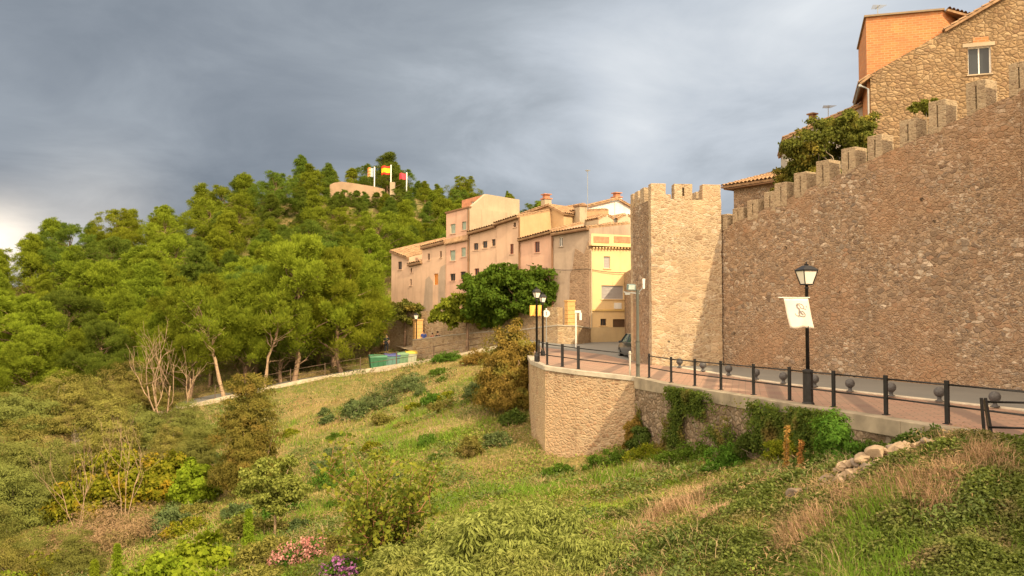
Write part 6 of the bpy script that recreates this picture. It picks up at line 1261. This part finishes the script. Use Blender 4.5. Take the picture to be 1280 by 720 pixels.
def mound(X, Y, r):
    px = 640 + F * X / Y; d = np.exp(-((px - 1200) / 75) ** 2 - ((Y - 15.5) / .95) ** 2) + .8 * np.exp(-((px - 1060) / 55) ** 2 - ((Y - 16.2) / 1.) ** 2) + .5 * (snoise(X, Y, 1.6, 41) > .35) * (px > 780) + .6 * np.exp(-((px - 860) / 60) ** 2 - ((Y - 21) / 2.5) ** 2)
    return d * (.75 + .45 * snoise(X, Y, 3., 44)) > .25 + .5 * r.random(len(X))
grass('tan_grass', 'long tan dry grass drooping over the mounds at the right', M_TAN, 200000, 11.5, 26, .40, .006, mound, .7, 740, 1330, 3, 1.3)
# leafy ground cover
def cover(name, label, mat, n, y0, y1, ls, asp, sel, hgt, px0, px1, seed):
    rng = np.random.default_rng(seed); X, Y = samp(n, y0, y1, px0, px1, rng); m = keep_ground(X, Y); X, Y = X[m], Y[m]; m = sel(X, Y, rng); X, Y = X[m], Y[m]
    hh = np.clip(.5 + .6 * snoise(X, Y, 2.2, seed + 50) + .3 * snoise(X, Y, 6., seed + 51), 0, 1.3) * hgt; Z = terr(X, Y) + hh * (rng.random(len(X)) ** .35)
    N_ = unit(np.c_[rng.normal(size=(len(X), 2)) * .55, np.full(len(X), .8)] + dn(X, Y) * .5); V = leaf_arrays(np.c_[X, Y, Z], N_, ls * (.6 + .8 * rng.random(len(X))) * (Y / 18.) ** .5, asp, rng)
    o = finish(name, leaf_mesh(name, V), mat, None); tag(o, label, 'ground cover', None, 'stuff'); print(name, len(X)); return o
pxf = lambda X, Y: 640 + F * X / Y
cover('ground_ivy', 'dense dark leafy ground cover at the bottom right', leafmat('ivy_leaf', (.065, .095, .024), (.17, .21, .055), .3, 0, patch=(.22, .16, .09)), 330000, 11., 24, .065, .36, lambda X, Y, r: (snoise(X, Y, .9, 61) + r.normal(size=len(X)) * .22 + (pxf(X, Y) - 950) / 500 > -.2), .38, 760, 1330, 5)
cover('creeping_weeds', 'bright leafy weeds creeping over the lower slope', leafmat('weed_leaf', (.13, .19, .028), (.27, .335, .06), .3, 0, patch=(.25, .20, .08)), 260000, 13, 46, .075, .33, lambda X, Y, r: (snoise(X, Y, .7, 63) + r.normal(size=len(X)) * .25 > .12), .28, -40, 1000, 6)

cover('dry_scrub', 'brownish twiggy scrub scattered over the slope', leafmat('scrub_twig', (.24, .17, .08), (.38, .28, .15), .2, 0, patch=(.10, .12, .04)), 260000, 13, 75, .12, .07, lambda X, Y, r: (snoise(X, Y, .8, 65) + r.normal(size=len(X)) * .15 > .22), .55, -40, 1250, 7)
cover('dark_scrub', 'blue green scrub scattered over the slope', leafmat('scrub_green', (.08, .12, .04), (.17, .21, .065), .25, 0), 260000, 14, 80, .10, .22, lambda X, Y, r: (snoise(X, Y, .75, 66) + r.normal(size=len(X)) * .12 > .30), .6, -40, 1250, 8)
# ivy over the retaining wall
rng = np.random.default_rng(70); n = 130000; a_ = Vector(rp[0]); b_ = Vector(rp[1]); u_ = (b_ - a_).normalized(); q_ = Vector((-u_.y, u_.x)); L_ = (b_ - a_).length
s_ = rng.random(n) * L_; z_ = rng.uniform(-2.6, .02, n); X = a_.x + u_.x * s_; Y = a_.y + u_.y * s_
m = (snoise(s_, z_ * 1.4, .9, 71) + .35 * snoise(s_, z_, 3., 72) + rng.normal(size=n) * .12 + .22 * (s_ - 6) / 9 + .25 * np.exp(-((s_ - 4.5) / 1.8) ** 2 - ((z_ + .4) / .6) ** 2) > .25) & (s_ > .6); s_, z_, X, Y = s_[m], z_[m], X[m], Y[m]
off = .06 + np.clip(.25 + .3 * snoise(s_, z_, 3.5, 73), 0, .6) * rng.random(len(s_)) ** .5
P_ = np.c_[X - q_.x * off, Y - q_.y * off, z_]; N_ = unit(np.c_[-q_.x + rng.normal(size=len(s_)) * .6, -q_.y + rng.normal(size=len(s_)) * .6, .4 + rng.normal(size=len(s_)) * .6])
tag(finish('wall_creeper', leaf_mesh('wall_creeper', leaf_arrays(P_, N_, .085 * (.6 + .8 * rng.random(len(s_))), .34, rng)), leafmat('creeper_leaf', (.05, .085, .02), (.14, .18, .035), .3, 0, patch=(.20, .13, .05)), None), 'creeping plants hanging over the rough retaining wall', 'creeper', None, 'stuff')

grass('plume_grass', 'taller pinkish tan grass plumes in drifts across the slope', leafmat('plume_grass', (.36, .25, .14), (.54, .40, .25), .25, 0), 330000, 12, 80, .42, .007, lambda X, Y, r: (snoise(X, Y, .5, 81) * .7 + snoise(X, Y, 1.6, 82) * .5 + r.normal(size=len(X)) * .12 > .46), seed=9, leanf=.5)
grass('tall_green_grass', 'tall fresh green grass in drifts and along the wall foot', leafmat('tall_green', (.11, .20, .025), (.22, .34, .045), .35, 0), 380000, 11.5, 70, .36, .009, lambda X, Y, r: (snoise(X, Y, .6, 83) * .7 + snoise(X, Y, 1.7, 84) * .45 + greenness(X, Y) * .4 + r.normal(size=len(X)) * .12 > .42), seed=10, leanf=.4)
